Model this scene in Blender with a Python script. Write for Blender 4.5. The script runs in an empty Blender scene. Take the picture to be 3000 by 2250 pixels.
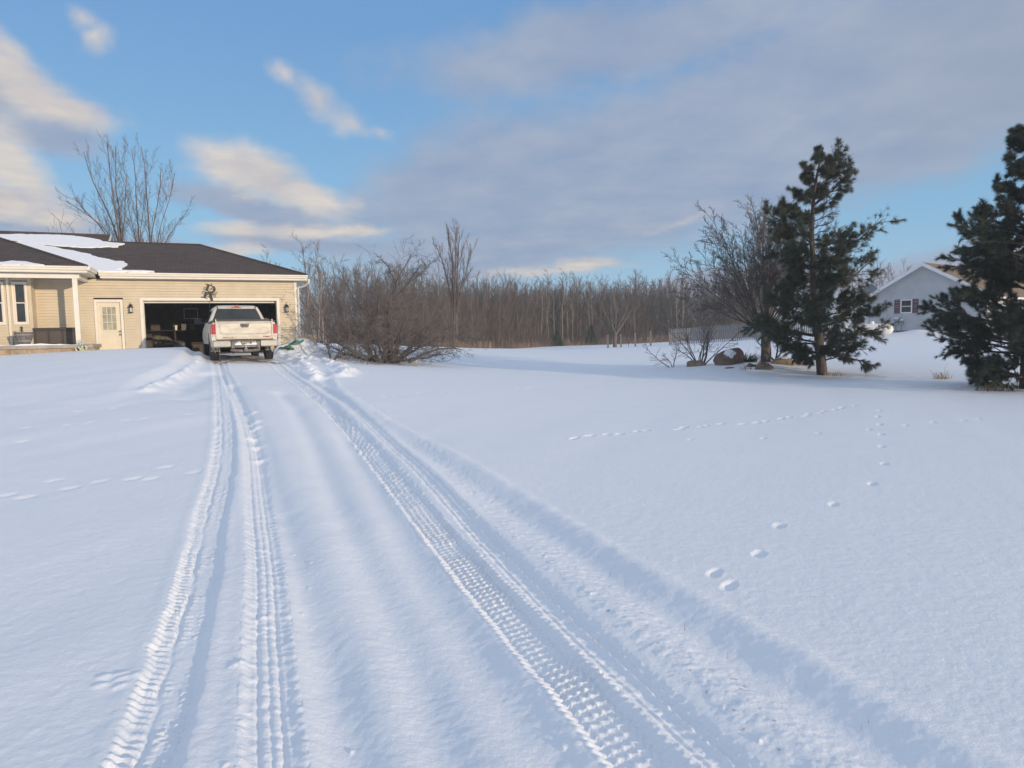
import bpy, bmesh, math, random
import numpy as np
from mathutils import Vector, Matrix
from math import sin, cos, pi, radians, atan, atan2, sqrt
random.seed(7); RNG=np.random.default_rng(11)
scene=bpy.context.scene; COL=scene.collection
# ------------------------------------------------------------------ helpers
def mesh_np(name,V,F,mat,parent=None,smooth=False):
    """one mesh object from a vertex array and a quad or triangle array"""
    V=np.asarray(V,np.float32).reshape(-1,3); F=np.asarray(F,np.int32); k=F.shape[1]
    me=bpy.data.meshes.new(name); me.vertices.add(len(V)); me.vertices.foreach_set('co',V.ravel())
    me.loops.add(F.size); me.loops.foreach_set('vertex_index',F.ravel())
    me.polygons.add(len(F)); me.polygons.foreach_set('loop_start',np.arange(0,F.size,k,dtype=np.int32))
    me.polygons.foreach_set('use_smooth',np.full(len(F),smooth))
    me.update(calc_edges=True)
    if mat: me.materials.append(mat)
    o=bpy.data.objects.new(name,me); COL.objects.link(o)
    if parent: o.parent=parent
    return o
def tag(o,label=None,cat=None,group=None,kind=None):
    if label: o['label']=label
    if cat: o['category']=cat
    if group: o['group']=group
    if kind: o['kind']=kind
    return o
def thing(name,loc=(0,0,0),rz=0,label=None,cat=None,group=None):
    o=bpy.data.objects.new(name,None); COL.objects.link(o); o.empty_display_size=.2
    o.location=loc; o.rotation_euler=(0,0,rz); return tag(o,label,cat,group)
def dup(o,parent=None):
    c=o.copy(); COL.objects.link(c)
    if parent: c.parent=parent
    for ch in list(o.children): dup(ch,c)
    return c
class MB:
    def __init__(s): s.v=[]; s.f=[]
    def add(s,V,F):
        b=len(s.v); s.v+=[tuple(map(float,p)) for p in V]; s.f+=[tuple(b+i for i in q) for q in F]; return s
    def box(s,x0,x1,y0,y1,z0,z1,M=None):
        V=[(x,y,z) for z in (z0,z1) for y in (y0,y1) for x in (x0,x1)]
        if M is not None: V=[M@Vector(p) for p in V]
        return s.add(V,[(0,2,3,1),(4,5,7,6),(0,1,5,4),(2,6,7,3),(0,4,6,2),(1,3,7,5)])
    def cbox(s,c,d,rz=0,rx=0,ry=0):
        M=Matrix.Translation(c)@Matrix.Rotation(rz,4,'Z')@Matrix.Rotation(ry,4,'Y')@Matrix.Rotation(rx,4,'X')
        return s.box(-d[0]/2,d[0]/2,-d[1]/2,d[1]/2,-d[2]/2,d[2]/2,M)
    def prism(s,poly,vec):
        """flat polygon (3-D points) swept by vec"""
        n=len(poly); P=[Vector(p) for p in poly]; v=Vector(vec)
        s.add([*P,*[p+v for p in P]],[tuple(range(n))[::-1],tuple(range(n,2*n))]+[(i,(i+1)%n,n+(i+1)%n,n+i) for i in range(n)])
        return s
    def loft(s,rings,closed=True,caps=True):
        n=len(rings[0]); b=[p for r in rings for p in r]; F=[]
        for i in range(len(rings)-1):
            for j in range(n if closed else n-1):
                k=(j+1)%n; F.append((i*n+j,i*n+k,(i+1)*n+k,(i+1)*n+j))
        if caps and closed: F+=[tuple(range(n))[::-1],tuple((len(rings)-1)*n+j for j in range(n))]
        return s.add(b,F)
    def tube(s,pts,r,n=8,caps=True):
        P=[Vector(p) for p in pts]; R=r if hasattr(r,'__len__') else [r]*len(P); rings=[]
        t0=(P[1]-P[0]).normalized(); u=t0.cross(Vector((.31,.42,.85))).normalized()
        for i,p in enumerate(P):
            t=(P[min(i+1,len(P)-1)]-P[max(i-1,0)]).normalized(); u=(u-t*u.dot(t)).normalized(); w=t.cross(u)
            rings.append([p+(u*cos(a)+w*sin(a))*R[i] for a in (2*pi*k/n for k in range(n))])
        return s.loft(rings,True,caps)
    def lathe(s,prof,c=(0,0,0),n=16,M=None):
        rings=[]
        for r,z in prof:
            ring=[Vector((r*cos(2*pi*k/n),r*sin(2*pi*k/n),z)) for k in range(n)]
            if M is not None: ring=[M@p for p in ring]
            rings.append([p+Vector(c) for p in ring])
        return s.loft(rings)
    def build(s,name,mat,parent=None,smooth=False,bevel=0,recalc=True):
        me=bpy.data.meshes.new(name); me.from_pydata(s.v,[],s.f)
        if recalc or bevel:
            bm=bmesh.new(); bm.from_mesh(me)
            bmesh.ops.remove_doubles(bm,verts=bm.verts,dist=1e-5)
            bmesh.ops.recalc_face_normals(bm,faces=bm.faces)
            if bevel:
                es=[e for e in bm.edges if len(e.link_faces)==2 and e.calc_face_angle(0)>.6]
                bmesh.ops.bevel(bm,geom=es,offset=bevel,segments=2,profile=.6,affect='EDGES',clamp_overlap=True)
            bm.to_mesh(me); bm.free()
        if smooth:
            me.polygons.foreach_set('use_smooth',[True]*len(me.polygons))
            try: me.set_sharp_from_angle(angle=radians(smooth if smooth>1 else 40))
            except Exception: pass
        me.update()
        if mat: me.materials.append(mat)
        o=bpy.data.objects.new(name,me); COL.objects.link(o)
        if parent: o.parent=parent
        return o
def text_mesh(txt,size,mat,name,parent,loc,rx=pi/2,rz=0,depth=.004,sx=1,bold=0):
    cu=bpy.data.curves.new(name,'FONT'); cu.body=txt; cu.size=size; cu.extrude=depth; cu.offset=bold; cu.align_x='CENTER'; cu.align_y='CENTER'
    t=bpy.data.objects.new('t',cu); COL.objects.link(t); dg=bpy.context.evaluated_depsgraph_get()
    me=bpy.data.meshes.new_from_object(t.evaluated_get(dg)); bpy.data.objects.remove(t)
    me.materials.clear(); me.materials.append(mat)
    o=bpy.data.objects.new(name,me); COL.objects.link(o); o.parent=parent; o.location=loc; o.rotation_euler=(rx,0,rz); o.scale=(sx,1,1); return o
# ------------------------------------------------------------------ materials
def mat(name,col,rough=.7,metal=0,var=.15,scale=6,bump=0,bscale=60,col2=None,amt=None,spec=.5,stretch=(1,1,1),detail=5):
    m=bpy.data.materials.new(name); m.use_nodes=True; nt=m.node_tree; N=nt.nodes; L=nt.links; b=N['Principled BSDF']
    b.inputs['Roughness'].default_value=rough; b.inputs['Metallic'].default_value=metal; b.inputs['Specular IOR Level'].default_value=spec
    tc=N.new('ShaderNodeTexCoord'); mp=N.new('ShaderNodeMapping'); mp.inputs['Scale'].default_value=stretch
    L.new(tc.outputs['Object'],mp.inputs['Vector'])
    nz=N.new('ShaderNodeTexNoise'); nz.inputs['Scale'].default_value=scale; nz.inputs['Detail'].default_value=detail; nz.inputs['Roughness'].default_value=.65
    L.new(mp.outputs[0],nz.inputs['Vector'])
    cr=N.new('ShaderNodeValToRGB'); e=cr.color_ramp.elements
    c2=col2 if col2 else tuple(c*(1-var) for c in col); c1=col if col2 else tuple(min(1,c*(1+var)) for c in col)
    e[0].position=.35 if amt is None else amt[0]; e[1].position=.65 if amt is None else amt[1]
    e[0].color=(*c2,1); e[1].color=(*c1,1)
    L.new(nz.outputs['Fac'],cr.inputs['Fac']); L.new(cr.outputs[0],b.inputs['Base Color'])
    if bump:
        n2=N.new('ShaderNodeTexNoise'); n2.inputs['Scale'].default_value=bscale; n2.inputs['Detail'].default_value=4; L.new(mp.outputs[0],n2.inputs['Vector'])
        bp=N.new('ShaderNodeBump'); bp.inputs['Strength'].default_value=bump; bp.inputs['Distance'].default_value=.02
        L.new(n2.outputs['Fac'],bp.inputs['Height']); L.new(bp.outputs[0],b.inputs['Normal'])
    return m
def glass(name,col,rough=.08,spec=.6):
    m=mat(name,col,rough,0,.25,3,spec=spec); return m
MT={}
def setup_mats():
    A=MT
    A['siding']=mat('cream_vinyl_siding',(.60,.515,.385),.55,0,.07,1.3)
    A['white']=mat('white_trim_paint',(.76,.71,.62),.5,0,.05,3)
    A['gutter']=mat('white_gutter_metal',(.74,.69,.6),.4,0,.05,2)
    A['soffit']=mat('soffit_panel',(.62,.6,.56),.6,0,.04,3)
    A['door']=mat('cream_door_paint',(.70,.63,.5),.45,0,.04,2)
    A['pane']=glass('dark_window_glass',(.035,.04,.042),.06)
    A['paleglass']=glass('curtained_glass',(.36,.35,.27),.12)
    A['black']=mat('black_metal',(.02,.02,.022),.45,0,.3,20)
    A['brass']=mat('dull_brass_knob',(.35,.3,.2),.35,.8,.1,20)
    A['lampglass']=glass('seeded_lamp_glass',(.55,.55,.52),.1)
    A['concrete']=mat('concrete',(.34,.31,.28),.85,0,.2,5,.3,40)
    A['blockbase']=mat('tan_block_base',(.38,.29,.2),.85,0,.25,4,.3,30)
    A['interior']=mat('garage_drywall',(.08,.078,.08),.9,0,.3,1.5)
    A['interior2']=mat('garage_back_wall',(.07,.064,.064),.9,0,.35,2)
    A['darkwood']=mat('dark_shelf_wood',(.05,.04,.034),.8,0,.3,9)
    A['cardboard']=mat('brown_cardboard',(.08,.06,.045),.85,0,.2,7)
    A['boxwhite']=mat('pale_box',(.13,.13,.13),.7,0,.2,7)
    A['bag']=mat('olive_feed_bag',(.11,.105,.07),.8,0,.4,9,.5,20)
    A['bin']=mat('dark_plastic_bin',(.03,.035,.05),.5,0,.3,6)
    A['wicker']=mat('grey_brown_wicker',(.1,.085,.075),.8,0,.25,30,.5,120,stretch=(1,1,6))
    A['wickerdk']=mat('dark_bench_trim',(.05,.042,.038),.7,0,.2,20)
    A['barrel']=mat('weathered_barrel',(.15,.14,.145),.8,0,.3,8,.3,50)
    A['evergreen']=mat('dark_evergreen',(.03,.05,.03),.8,0,.3,30)
    A['palegreen']=mat('pale_green_ornament',(.42,.48,.32),.6,0,.15,12)
    A['paleblue']=mat('pale_blue_ornament',(.42,.52,.5),.5,0,.15,12)
    A['bulb']=mat('cream_ornament_ball',(.8,.75,.55),.35,0,.05,8)
    A['snow_roof']=mat('roof_snow',(.83,.84,.87),.75,0,.03,5,.5,25)
    A['trk']=mat('white_truck_paint',(.62,.58,.5),.36,0,.12,1.6,col2=(.45,.39,.3),amt=(.33,.55),spec=.5,stretch=(1,1,2.5))
    A['trklow']=mat('dirty_bumper_chrome',(.5,.48,.43),.5,.0,.15,6,col2=(.45,.41,.34))
    A['trkgrey']=mat('dirty_grey_plastic',(.17,.16,.15),.65,0,.35,9,.3,60)
    A['trkdk']=mat('underbody_black',(.018,.018,.02),.7,0,.4,9)
    A['tonneau']=mat('black_bed_cover',(.035,.035,.038),.5,0,.3,9)
    A['red']=mat('red_tail_lamp',(.45,.035,.04),.22,0,.25,14,stretch=(.3,.3,1.6))
    A['lampwhite']=mat('clear_reverse_lamp',(.55,.5,.48),.2,0,.15,14)
    A['tyre']=mat('tyre_rubber',(.022,.022,.024),.85,0,.3,25,.8,40)
    A['tyresnow']=mat('snow_caked_rubber',(.03,.03,.033),.85,0,.3,16,.8,40,col2=(.45,.45,.46),amt=(.28,.34))
    A['rim']=mat('alloy_rim',(.4,.4,.4),.35,.8,.2,12)
    A['ice']=mat('dirty_ice',(.5,.42,.33),.3,0,.35,18)
    A['plate']=mat('plate_dark',(.08,.075,.05),.5,0,.3,20)
    A['plateyel']=mat('plate_letters',(.62,.55,.34),.5,0,.1,20)
    A['badge']=mat('red_badge',(.36,.06,.05),.4,0,.1,20)
    A['badgeworn']=mat('worn_dark_badge',(.28,.2,.15),.6,0,.2,20,col2=(.6,.52,.42),amt=(.42,.5))
    A['suv']=mat('pale_vehicle_paint',(.5,.48,.45),.35,0,.1,2)
    A['gsiding']=mat('grey_vinyl_siding',(.5,.505,.515),.6,0,.08,1.2)
    A['gtrim']=mat('pale_grey_trim',(.78,.78,.78),.5,0,.04,3)
    A['shutter']=mat('maroon_shutter',(.11,.055,.065),.6,0,.15,9)
    A['brownroof']=mat('tan_brown_shingle',(.2,.14,.09),.9,0,.25,9,.4,60)
    A['meter']=mat('meter_grey',(.32,.34,.35),.5,.3,.1,9)
    A['dish']=mat('dull_dish_metal',(.19,.22,.24),.5,.2,.12,8)
    A['tank']=mat('white_tank_paint',(.78,.76,.7),.4,0,.05,4)
    A['picket']=mat('shade_toned_white_picket',(.25,.25,.255),.75,0,.12,12)  # white boards darkened: shade from house and trees is put into the colour
    A['post']=mat('weathered_post',(.42,.33,.25),.9,0,.22,9,.4,40)
    A['steelpost']=mat('steel_tee_post',(.1,.1,.1),.6,.4,.2,9)
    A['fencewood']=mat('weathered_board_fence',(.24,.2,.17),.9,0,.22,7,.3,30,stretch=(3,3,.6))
    A['rock']=mat('brown_granite',(.10,.062,.047),.9,0,.3,3,.9,14,col2=(.2,.145,.115))
    A['rocklt']=mat('lichen_rock',(.3,.24,.15),.9,0,.3,5,.9,14,col2=(.17,.12,.09))
    A['bark_grey']=mat('grey_maple_bark',(.135,.11,.098),.95,0,.3,6,.8,30,stretch=(1,1,.3))
    A['bark_dark']=mat('dark_bark',(.10,.085,.077),.95,0,.3,6,.8,30,stretch=(1,1,.3))
    A['bark_pine']=mat('pine_bark',(.085,.068,.06),.95,0,.35,9,1,26,stretch=(1,1,.4))
    A['twig_red']=mat('reddish_twigs',(.12,.09,.08),.9,0,.25,4)
    A['twig_grey']=mat('grey_brown_twigs',(.15,.125,.112),.9,0,.25,2)
    A['twig_dark']=mat('dark_thicket_twigs',(.145,.128,.122),.9,0,.3,2)
    A['wood_a']=mat('woods_brown',(.15,.113,.093),.95,0,.35,.5)
    A['wood_b']=mat('woods_grey',(.132,.108,.095),.95,0,.35,.5)
    A['wood_c']=mat('woods_tan',(.17,.125,.097),.95,0,.35,.5)
    A['birch']=mat('white_birch_bark',(.27,.235,.21),.8,0,.3,3,col2=(.3,.26,.23))
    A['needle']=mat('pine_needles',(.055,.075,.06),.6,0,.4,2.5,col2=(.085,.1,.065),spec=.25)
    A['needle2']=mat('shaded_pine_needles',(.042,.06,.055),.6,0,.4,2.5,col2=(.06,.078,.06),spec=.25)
    A['drygrass']=mat('dry_straw_grass',(.33,.23,.13),.95,0,.3,3)
    A['brush']=mat('russet_brush',(.2,.13,.1),.95,0,.3,1,col2=(.27,.19,.13))
    A['tarpblue']=mat('blue_green_plastic',(.05,.16,.2),.4,0,.3,4,col2=(.05,.2,.13))
    A['tarpgreen']=mat('green_plastic',(.05,.17,.12),.4,0,.3,4)
    A['redplastic']=mat('dull_red_metal',(.2,.05,.05),.6,0,.3,9)
def shingle_mat():
    m=bpy.data.materials.new('dark_asphalt_shingle'); m.use_nodes=True; nt=m.node_tree; N=nt.nodes; L=nt.links; b=N['Principled BSDF']
    tc=N.new('ShaderNodeTexCoord'); br=N.new('ShaderNodeTexBrick'); L.new(tc.outputs['Object'],br.inputs['Vector'])
    br.inputs['Scale'].default_value=1; br.inputs['Brick Width'].default_value=.31; br.inputs['Row Height'].default_value=.15; br.inputs['Mortar Size'].default_value=.014
    br.inputs['Color1'].default_value=(.10,.08,.076,1); br.inputs['Color2'].default_value=(.072,.058,.057,1); br.inputs['Mortar'].default_value=(.055,.046,.045,1)
    nz=N.new('ShaderNodeTexNoise'); nz.inputs['Scale'].default_value=3; nz.inputs['Detail'].default_value=6; L.new(tc.outputs['Object'],nz.inputs['Vector'])
    mx=N.new('ShaderNodeMixRGB'); mx.blend_type='MULTIPLY'; mx.inputs[0].default_value=.5; L.new(br.outputs[0],mx.inputs[1])
    cr=N.new('ShaderNodeValToRGB'); cr.color_ramp.elements[0].color=(.6,.6,.6,1); cr.color_ramp.elements[1].color=(1.5,1.45,1.4,1); L.new(nz.outputs['Fac'],cr.inputs[0]); L.new(cr.outputs[0],mx.inputs[2])
    L.new(mx.outputs[0],b.inputs['Base Color']); b.inputs['Roughness'].default_value=.95; b.inputs['Specular IOR Level'].default_value=.2
    bp=N.new('ShaderNodeBump'); bp.inputs['Strength'].default_value=.6; bp.inputs['Distance'].default_value=.012; L.new(br.outputs['Fac'],bp.inputs['Height']); bp.invert=True; L.new(bp.outputs[0],b.inputs['Normal'])
    return m
setup_mats(); MT['shingle']=shingle_mat()
# ------------------------------------------------------------------ the ground
CP=np.array([
 (0,0,0),(-3,3,0),(3,3,-.02),(0,-15,-.2),(-20,-15,-.1),(20,-15,-.1),(-60,-40,0),(60,-40,0),
 (-.6,4.5,.02),(-2.4,7.6,.16),(-4.6,12.8,.52),(-7.2,17.5,.80),(-8.4,21.3,.96),(-9.5,24.5,1.0),(-11.8,27.4,1.0),(-14,33,1.05),
 (-4,3,.02),(-6,7,.25),(-10,10,.50),(-10,14,.72),(-14,18,.90),(-15.5,21,1.02),(-20,18,.86),(-24,24,1.03),(-30,10,.6),(-16.5,24.5,.97),
 (3,8,.02),(2,13,.08),(6,12,.03),(10,10,.0),(-1,18,.32),(5,20,.1),(10,22,.08),(12.35,16.4,.05),(20,12,.05),
 (-5.1,27.6,.54),(-7,25,.74),(-8.5,29,1.0),(-10.5,33,1.0),(-1.5,28,.3),(9.4,25,.24),(4,30,.15),(15,30,.3),(18,24,.3),
 (24.6,47,1.17),(30,44,1.2),(20,40,.75),(30,60,1.1),(22,25,.35),(14,45,.4),
 (12.8,55,.37),(3,55,.1),(-5,60,.38),(-12,60,.8),(-20,60,1.),(12.3,80,-.33),(5.7,110,-.42),(-5.6,95,-.5),(-30,95,.2),(30,100,.2),
 (0,200,-.6),(-100,200,0),(100,200,0),(-150,60,.6),(150,60,.6),(0,400,-.5),(-300,400,0),(300,400,0)],float)
def _phi(r2): return .5*r2*np.log(r2+1e-9)
def tps_fit(CP,lam=.02):
    P=CP[:,:2]/10; n=len(P); K=_phi(((P[:,None]-P[None])**2).sum(-1))+lam*np.eye(n)
    A=np.zeros((n+3,n+3)); A[:n,:n]=K; A[:n,n]=1; A[:n,n+1:]=P; A[n:,:n]=A[:n,n:].T
    return np.linalg.solve(A,np.r_[CP[:,2],0,0,0])
WT=tps_fit(CP)
def tps(x,y):
    x=np.asarray(x,float)/10; y=np.asarray(y,float)/10; o=WT[-3]+WT[-2]*x+WT[-1]*y
    for (px,py,_),w in zip(CP,WT[:-3]): o=o+w*_phi((x-px/10)**2+(y-py/10)**2)
    far=np.clip((np.hypot(x,y)-35)/20,0,1)          # flat beyond the far woods
    return o*(1-far)-.4*far
def ss(a,b,x):
    t=np.clip((x-a)/(b-a),0,1); return t*t*(3-2*t)
def vnoise(x,y,seed=0):
    xi=np.floor(x).astype(np.int64); yi=np.floor(y).astype(np.int64); fx=x-xi; fy=y-yi
    fx=fx*fx*(3-2*fx); fy=fy*fy*(3-2*fy)
    def h(a,b):
        n=(a*374761393+b*668265263+seed*982451653)&0x7fffffff; n=((n^(n>>13))*1274126177)&0x7fffffff
        return ((n^(n>>16))&0xffff)/32768.-1
    return (h(xi,yi)*(1-fx)+h(xi+1,yi)*fx)*(1-fy)+(h(xi,yi+1)*(1-fx)+h(xi+1,yi+1)*fx)*fy
def fbm(x,y,o=4,seed=0,g=.5):
    a=1; s=0; 
    for k in range(o): s=s+a*vnoise(x,y,seed+k*7); x=x*2.03+3.1; y=y*2.03+1.7; a*=g
    return s
HD=radians(66.7); TX,TY=sin(HD),cos(HD); DF=29.8        # facade direction and distance of the cream house
def fac_xy(s,off): return (TX*s-TY*(DF+off), TY*s+TX*(DF+off))
XB=np.array([(-6.9,12.6),(-7.35,13.66),(-7.74,14.93),(-8.16,16.92),(-9.17,19.82),(-10.2,22.4),(-11.45,25),(-12.5,27.2),(-13.2,29)])
def bank(x,y):
    xb=np.interp(y,XB[:,1],XB[:,0]); d=xb-x
    a=np.interp(y,[11.5,13.6,17,20,23,25,26.2,27.5],[0,.10,.17,.24,.30,.32,.25,.1])
    return a*ss(0,.55,d)*np.exp(-(np.maximum(d-2,0)/9)**2)
def base_z(x,y):
    x=np.asarray(x,float); y=np.asarray(y,float)
    z=tps(x,y)+bank(x,y)
    off=-TY*x+TX*y-DF; s=TX*x+TY*y
    inside=ss(.02,.3,off)*(off<8)*(s<3.0)*(s>-22)
    inside=np.maximum(inside,(ss(-1.7,-1.5,off))*(off<8)*(s<-4.3)*(s>-22))
    z=z-inside*np.maximum(z-.55,0)
    # mounds: by the grey house wall, round the rocks, and the pile at the garage corner
    for mx,my,h,r in ((26.0,43.6,.2,.7),(27.6,42.2,.1,1.2),(24.2,43.5,.02,1.6),(8.4,25.2,.12,1.6),(9.6,24.4,.10,1.0),(-8.75,27.75,.34,.45),(-9.2,27.55,.2,.4),(-8.2,28.0,.22,.5),(-8.5,28.3,.3,.4)):
        z=z+h*np.exp(-((x-mx)**2+(y-my)**2)/(2*r*r)*1.3)
    return z
def gz(x,y): return float(base_z(np.array([x]),np.array([y]))[0])
TRK={'A':[(-9.14,21.0),(-7.58,17.56),(-5.64,13.17),(-4.12,9.66),(-3.29,7.59),(-2.6,5.67),(-2.08,4.32),(-1.8,3.51),(-1.56,2.83),(-1.46,2.52),(-1.3,1.6),(-1.1,-3)],
'B':[(-8.95,21.0),(-7.45,17.56),(-5.41,13.22),(-4.26,10.76),(-3.3,8.55),(-2.32,6.07),(-1.85,4.91),(-1.32,3.49),(-0.95,2.5),(-.6,1.4),(.2,-3)],
'S':[(-6.2,15),(-4.81,12.08),(-3.69,9.71),(-2.57,7.03),(-2.13,6.07),(-1.43,4.46),(-1.02,3.48),(-0.74,2.8),(-0.62,2.49),(-.2,1.4),(.6,-3)],
'C':[(-7.6,21.6),(-6.48,19.07),(-5.09,16.18),(-3.63,13.05),(-2.07,9.45),(-1.2,7.1),(-0.62,5.55),(-0.155,4.31),(0.195,3.42),(0.44,2.75),(0.55,2.46),(.9,1.4),(1.9,-3)],
'D':[(-7.4,21.6),(-5.91,18.62),(-3.56,13.85),(-2.01,10.19),(-1.12,7.97),(-0.47,6.16),(0.07,4.63),(0.47,3.51),(0.77,2.76),(0.88,2.45),(1.27,1.4),(2.6,-3)],
'E':[(-5.6,20.2),(-5.2,19.38),(-3.88,15.12),(-3.14,13.25),(-1.78,10.45),(-0.9,8.81),(-0.05,6.94),(0.53,5.53),(1.01,4.31),(1.4,3.41),(1.69,2.7),(1.78,2.43),(2.3,1.4),(4.2,-3)],
'F':[(-3.6,13.5),(-2.87,12.07),(-1.91,10.01),(-0.8,7.21),(0.29,4.72),(0.88,3.27),(1.2,2.47),(1.7,1.4),(3.4,-3)],
'G':[(-4.9,14.2),(-3.97,12.29),(-2.64,8.99),(-1.87,6.89),(-1.3,5.41),(-0.91,4.42),(-0.62,3.71),(-0.29,2.59),(.05,1.4),(.9,-3)],
'H':[(-4.3,14.2),(-3.41,12.47),(-2.48,9.95),(-1.66,7.65),(-1.11,6.03),(-0.65,4.59),(-0.33,3.8),(-0.11,3.18),(0.1,2.68),(.55,1.4),(1.6,-3)]}
def curve_fn(pts):
    P=np.array(pts)[::-1]; yy=np.linspace(P[0,1],P[-1,1],900); xx=np.interp(yy,P[:,1],P[:,0])
    k=np.ones(25)/25; xs=np.convolve(np.pad(xx,12,mode='edge'),k,'valid'); m=ss(0,.06,(yy-yy[0])/(yy[-1]-yy[0]))*ss(0,.06,(yy[-1]-yy)/(yy[-1]-yy[0])); xx=xx*(1-m)+xs*m
    sl=np.gradient(xx,yy); arc=np.r_[0,np.cumsum(np.hypot(np.diff(xx),np.diff(yy)))]
    def f(x,y):
        xc=np.interp(y,yy,xx); c=1/np.sqrt(1+np.interp(y,yy,sl)**2); d=(x-xc)*c
        a=np.interp(y,yy,arc)+d*np.interp(y,yy,sl)*c*0
        return d,a,ss(yy[-1]+.1,yy[-1]-.4,y)
    return f
CF={k:curve_fn(v) for k,v in TRK.items()}
FOOT=[(4.44,8.03),(3.76,7.02),(2.97,6.22),(2.21,5.56),(1.79,4.87),(1.35,4.49),(1.38,4.27),(5.03,9.17),(5.58,10.2),(6.07,11.14),(6.53,12.06),(7.01,12.89),(5.64,10.66),(2.58,9.79),(3.7,9.93),(4.7,10.36),(6.42,11.0),(7.05,11.29),(7.65,11.42),(8.07,11.66)]
ANIM=[(0.77,9.61),(1.05,9.99),(2.14,10.61),(2.49,10.74),(2.97,11.01),(3.48,11.32),(3.81,11.45),(4.29,11.74),(4.74,11.91),(5.17,12.29),(5.73,12.64),(6.4,13.31),(7.07,13.78)]
LAWN=[(-4.88,6.45),(-4.66,6.39),(-4.77,6.97),(-4.43,6.7),(-4.28,6.95),(-4.0,7.05),(-3.82,7.06),(-3.91,7.54),(-3.5,7.35),(-7.65,10.81),(-7.0,10.94),(-6.63,11.25),(-6.65,11.57),(-6.19,11.4),(-6.92,9.6),(-6.43,9.78),(-6.23,10.0),(-5.81,10.2),(-5.63,10.34),(-5.14,10.76),(-9.04,14.89),(-8.81,14.24),(-6.36,8.74)]
TR2=[(-3.03,13.3),(-2.46,13.85),(-2.19,14.32),(-1.74,15.1),(-1.01,15.64),(-0.52,16.12),(0.05,16.71),(0.88,18.17)]
def micro(x,y):
    """wheel tracks, plough berms, footprints and wind texture near the drive"""
    rr=np.hypot(x,y); z=np.zeros_like(x); dirt=np.zeros_like(x)
    # wind-packed surface: long soft drifts and a fine grain
    wx,wy=x*.42+y*.91,-x*.91+y*.42
    calm=ss(-.4,.8,CF['E'](x,y)[0])                       # the field right of the drive is smoother
    z+=.012*fbm(wx/3.6,wy/.9,2,3)*ss(0,4,rr)*(1-.55*calm)
    z+=.0012*fbm(wx/.5,wy/.16,3,9)*(1-.5*calm)
    near=ss(16,5,rr)
    z+=.0014*fbm(x/.06,y/.045,3,21)*near
    z+=.0009*vnoise(x/.026,y/.022,33)*ss(8,3,rr)
    drive=y<21.8
    # corridor of the drive, cut below the field on its right side
    dE,aE,mE=CF['E'](x,y); dA,aA,mA=CF['A'](x,y); dD,aD,mD=CF['D'](x,y)
    wob=.035*fbm(x/.8,y/.8,2,5)+.012*fbm(x/.12,y/.12,2,6)
    dE=dE+.05; edge=ss(-.24,.03,dE+.25*wob); amp=np.interp(y,[0,3,8,14,18,20],[.06,.062,.065,.07,.07,0])
    left=ss(-.2,1.6,dA)
    z-=amp*(1-edge)*left*drive
    z+=.014*np.exp(-((dE-.06)/.07)**2)*drive*(1+.4*fbm(x/.22,y/.22,2,8))
    for k,h,w,sd in (('F',.036,.17,40),('S',-.070,.15,41),('G',-.046,.15,42),('H',-.040,.15,43)):
        d,a,m=CF[k](x,y); z+=h*m*np.exp(-(d/w)**2)*(1+.2*fbm(a/1.6,d*0+sd,2,sd)+.06*fbm(x/.3,y/.3,2,sd))*drive
    rough=ss(.10,.22,dD)*ss(.55,.4,dD)*mD*drive             # churned strip right of the narrow track
    z+=rough*.0042*np.maximum(fbm(x/.05,y/.035,3,51),-.3)
    dirt=np.maximum(dirt,rough*ss(1.0,1.25,fbm(x/.05,y/.035,4,52)+.3*vnoise(x/.9,y/.9,53))*.65*ss(9,5,rr))
    # tyre tracks
    def press(d,w,dep): return -.62*dep*ss(w/2+.03,w/2-.03,np.abs(d))+.006*np.exp(-((np.abs(d)-w/2-.05)/.045)**2)
    nz=fbm(x/.05,y/.03,3,61); soft=np.clip(.72+.75*fbm(x/.55,y/.9,2,62),.12,1.15)*(1-.8*ss(.35,.6,fbm(x/.3,y/.35,2,63))); jit=.016*fbm(x/.11,y/.11,2,64); jd=.012*fbm(x/.13,y/.13,2,65)
    d,a,m=CF['A'](x,y); d=d+jd; a=a+jit; w=.26; wid=np.abs(d)<w/2+.05; m=m*drive
    fade=ss(60,22,rr)
    z+=m*press(d,w,.050)
    lug=ss(-.1,.6,np.sin(2*pi*(a/.058+.8*d)))
    z+=m*np.clip(soft*.9+.3,0,1)*wid*(.014*lug*ss(-.165,-.13,d)*ss(-.045,-.06,d)-.013*np.exp(-((d+.038)/.014)**2))
    blk=ss(-.3,.4,np.sin(2*pi*(a/.055-1.5*d+.25*nz)))*ss(-.5,.1,np.cos(2*pi*d/.075+.7*nz))
    z+=m*soft*ss(-.03,-.015,d)*ss(.14,.11,d)*(.0075*blk+.004*nz)
    d,a,m=CF['B'](x,y); d=d+.3*jd; a=a+jit; m=m*drive
    z+=m*press(d,.21,.036); g=np.exp(-((d+.052)/.012)**2)+np.exp(-((d-.048)/.012)**2)+.6*np.exp(-(d/.009)**2)
    z+=m*(np.abs(d)<.14)*(-.015*g+.005*nz)
    d,a,m=CF['C'](x,y); d=d+.6*jd; a=a+.6*jit; m=m*drive
    z+=m*press(d,.27,.046); ka=2*pi/.052
    hexv=(np.cos(ka*(d))+np.cos(ka*(.5*d+.866*a*.95))+np.cos(ka*(-.5*d+.866*a*.95)))/3+.10*nz
    net=ss(.02,-.28,hexv)
    z+=m*np.clip(soft*.9+.35,0,1)*(np.abs(d)<.1)*.018*net
    lug=ss(-.3,.3,np.sin(2*pi*(a/.055)+.5*nz))
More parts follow.
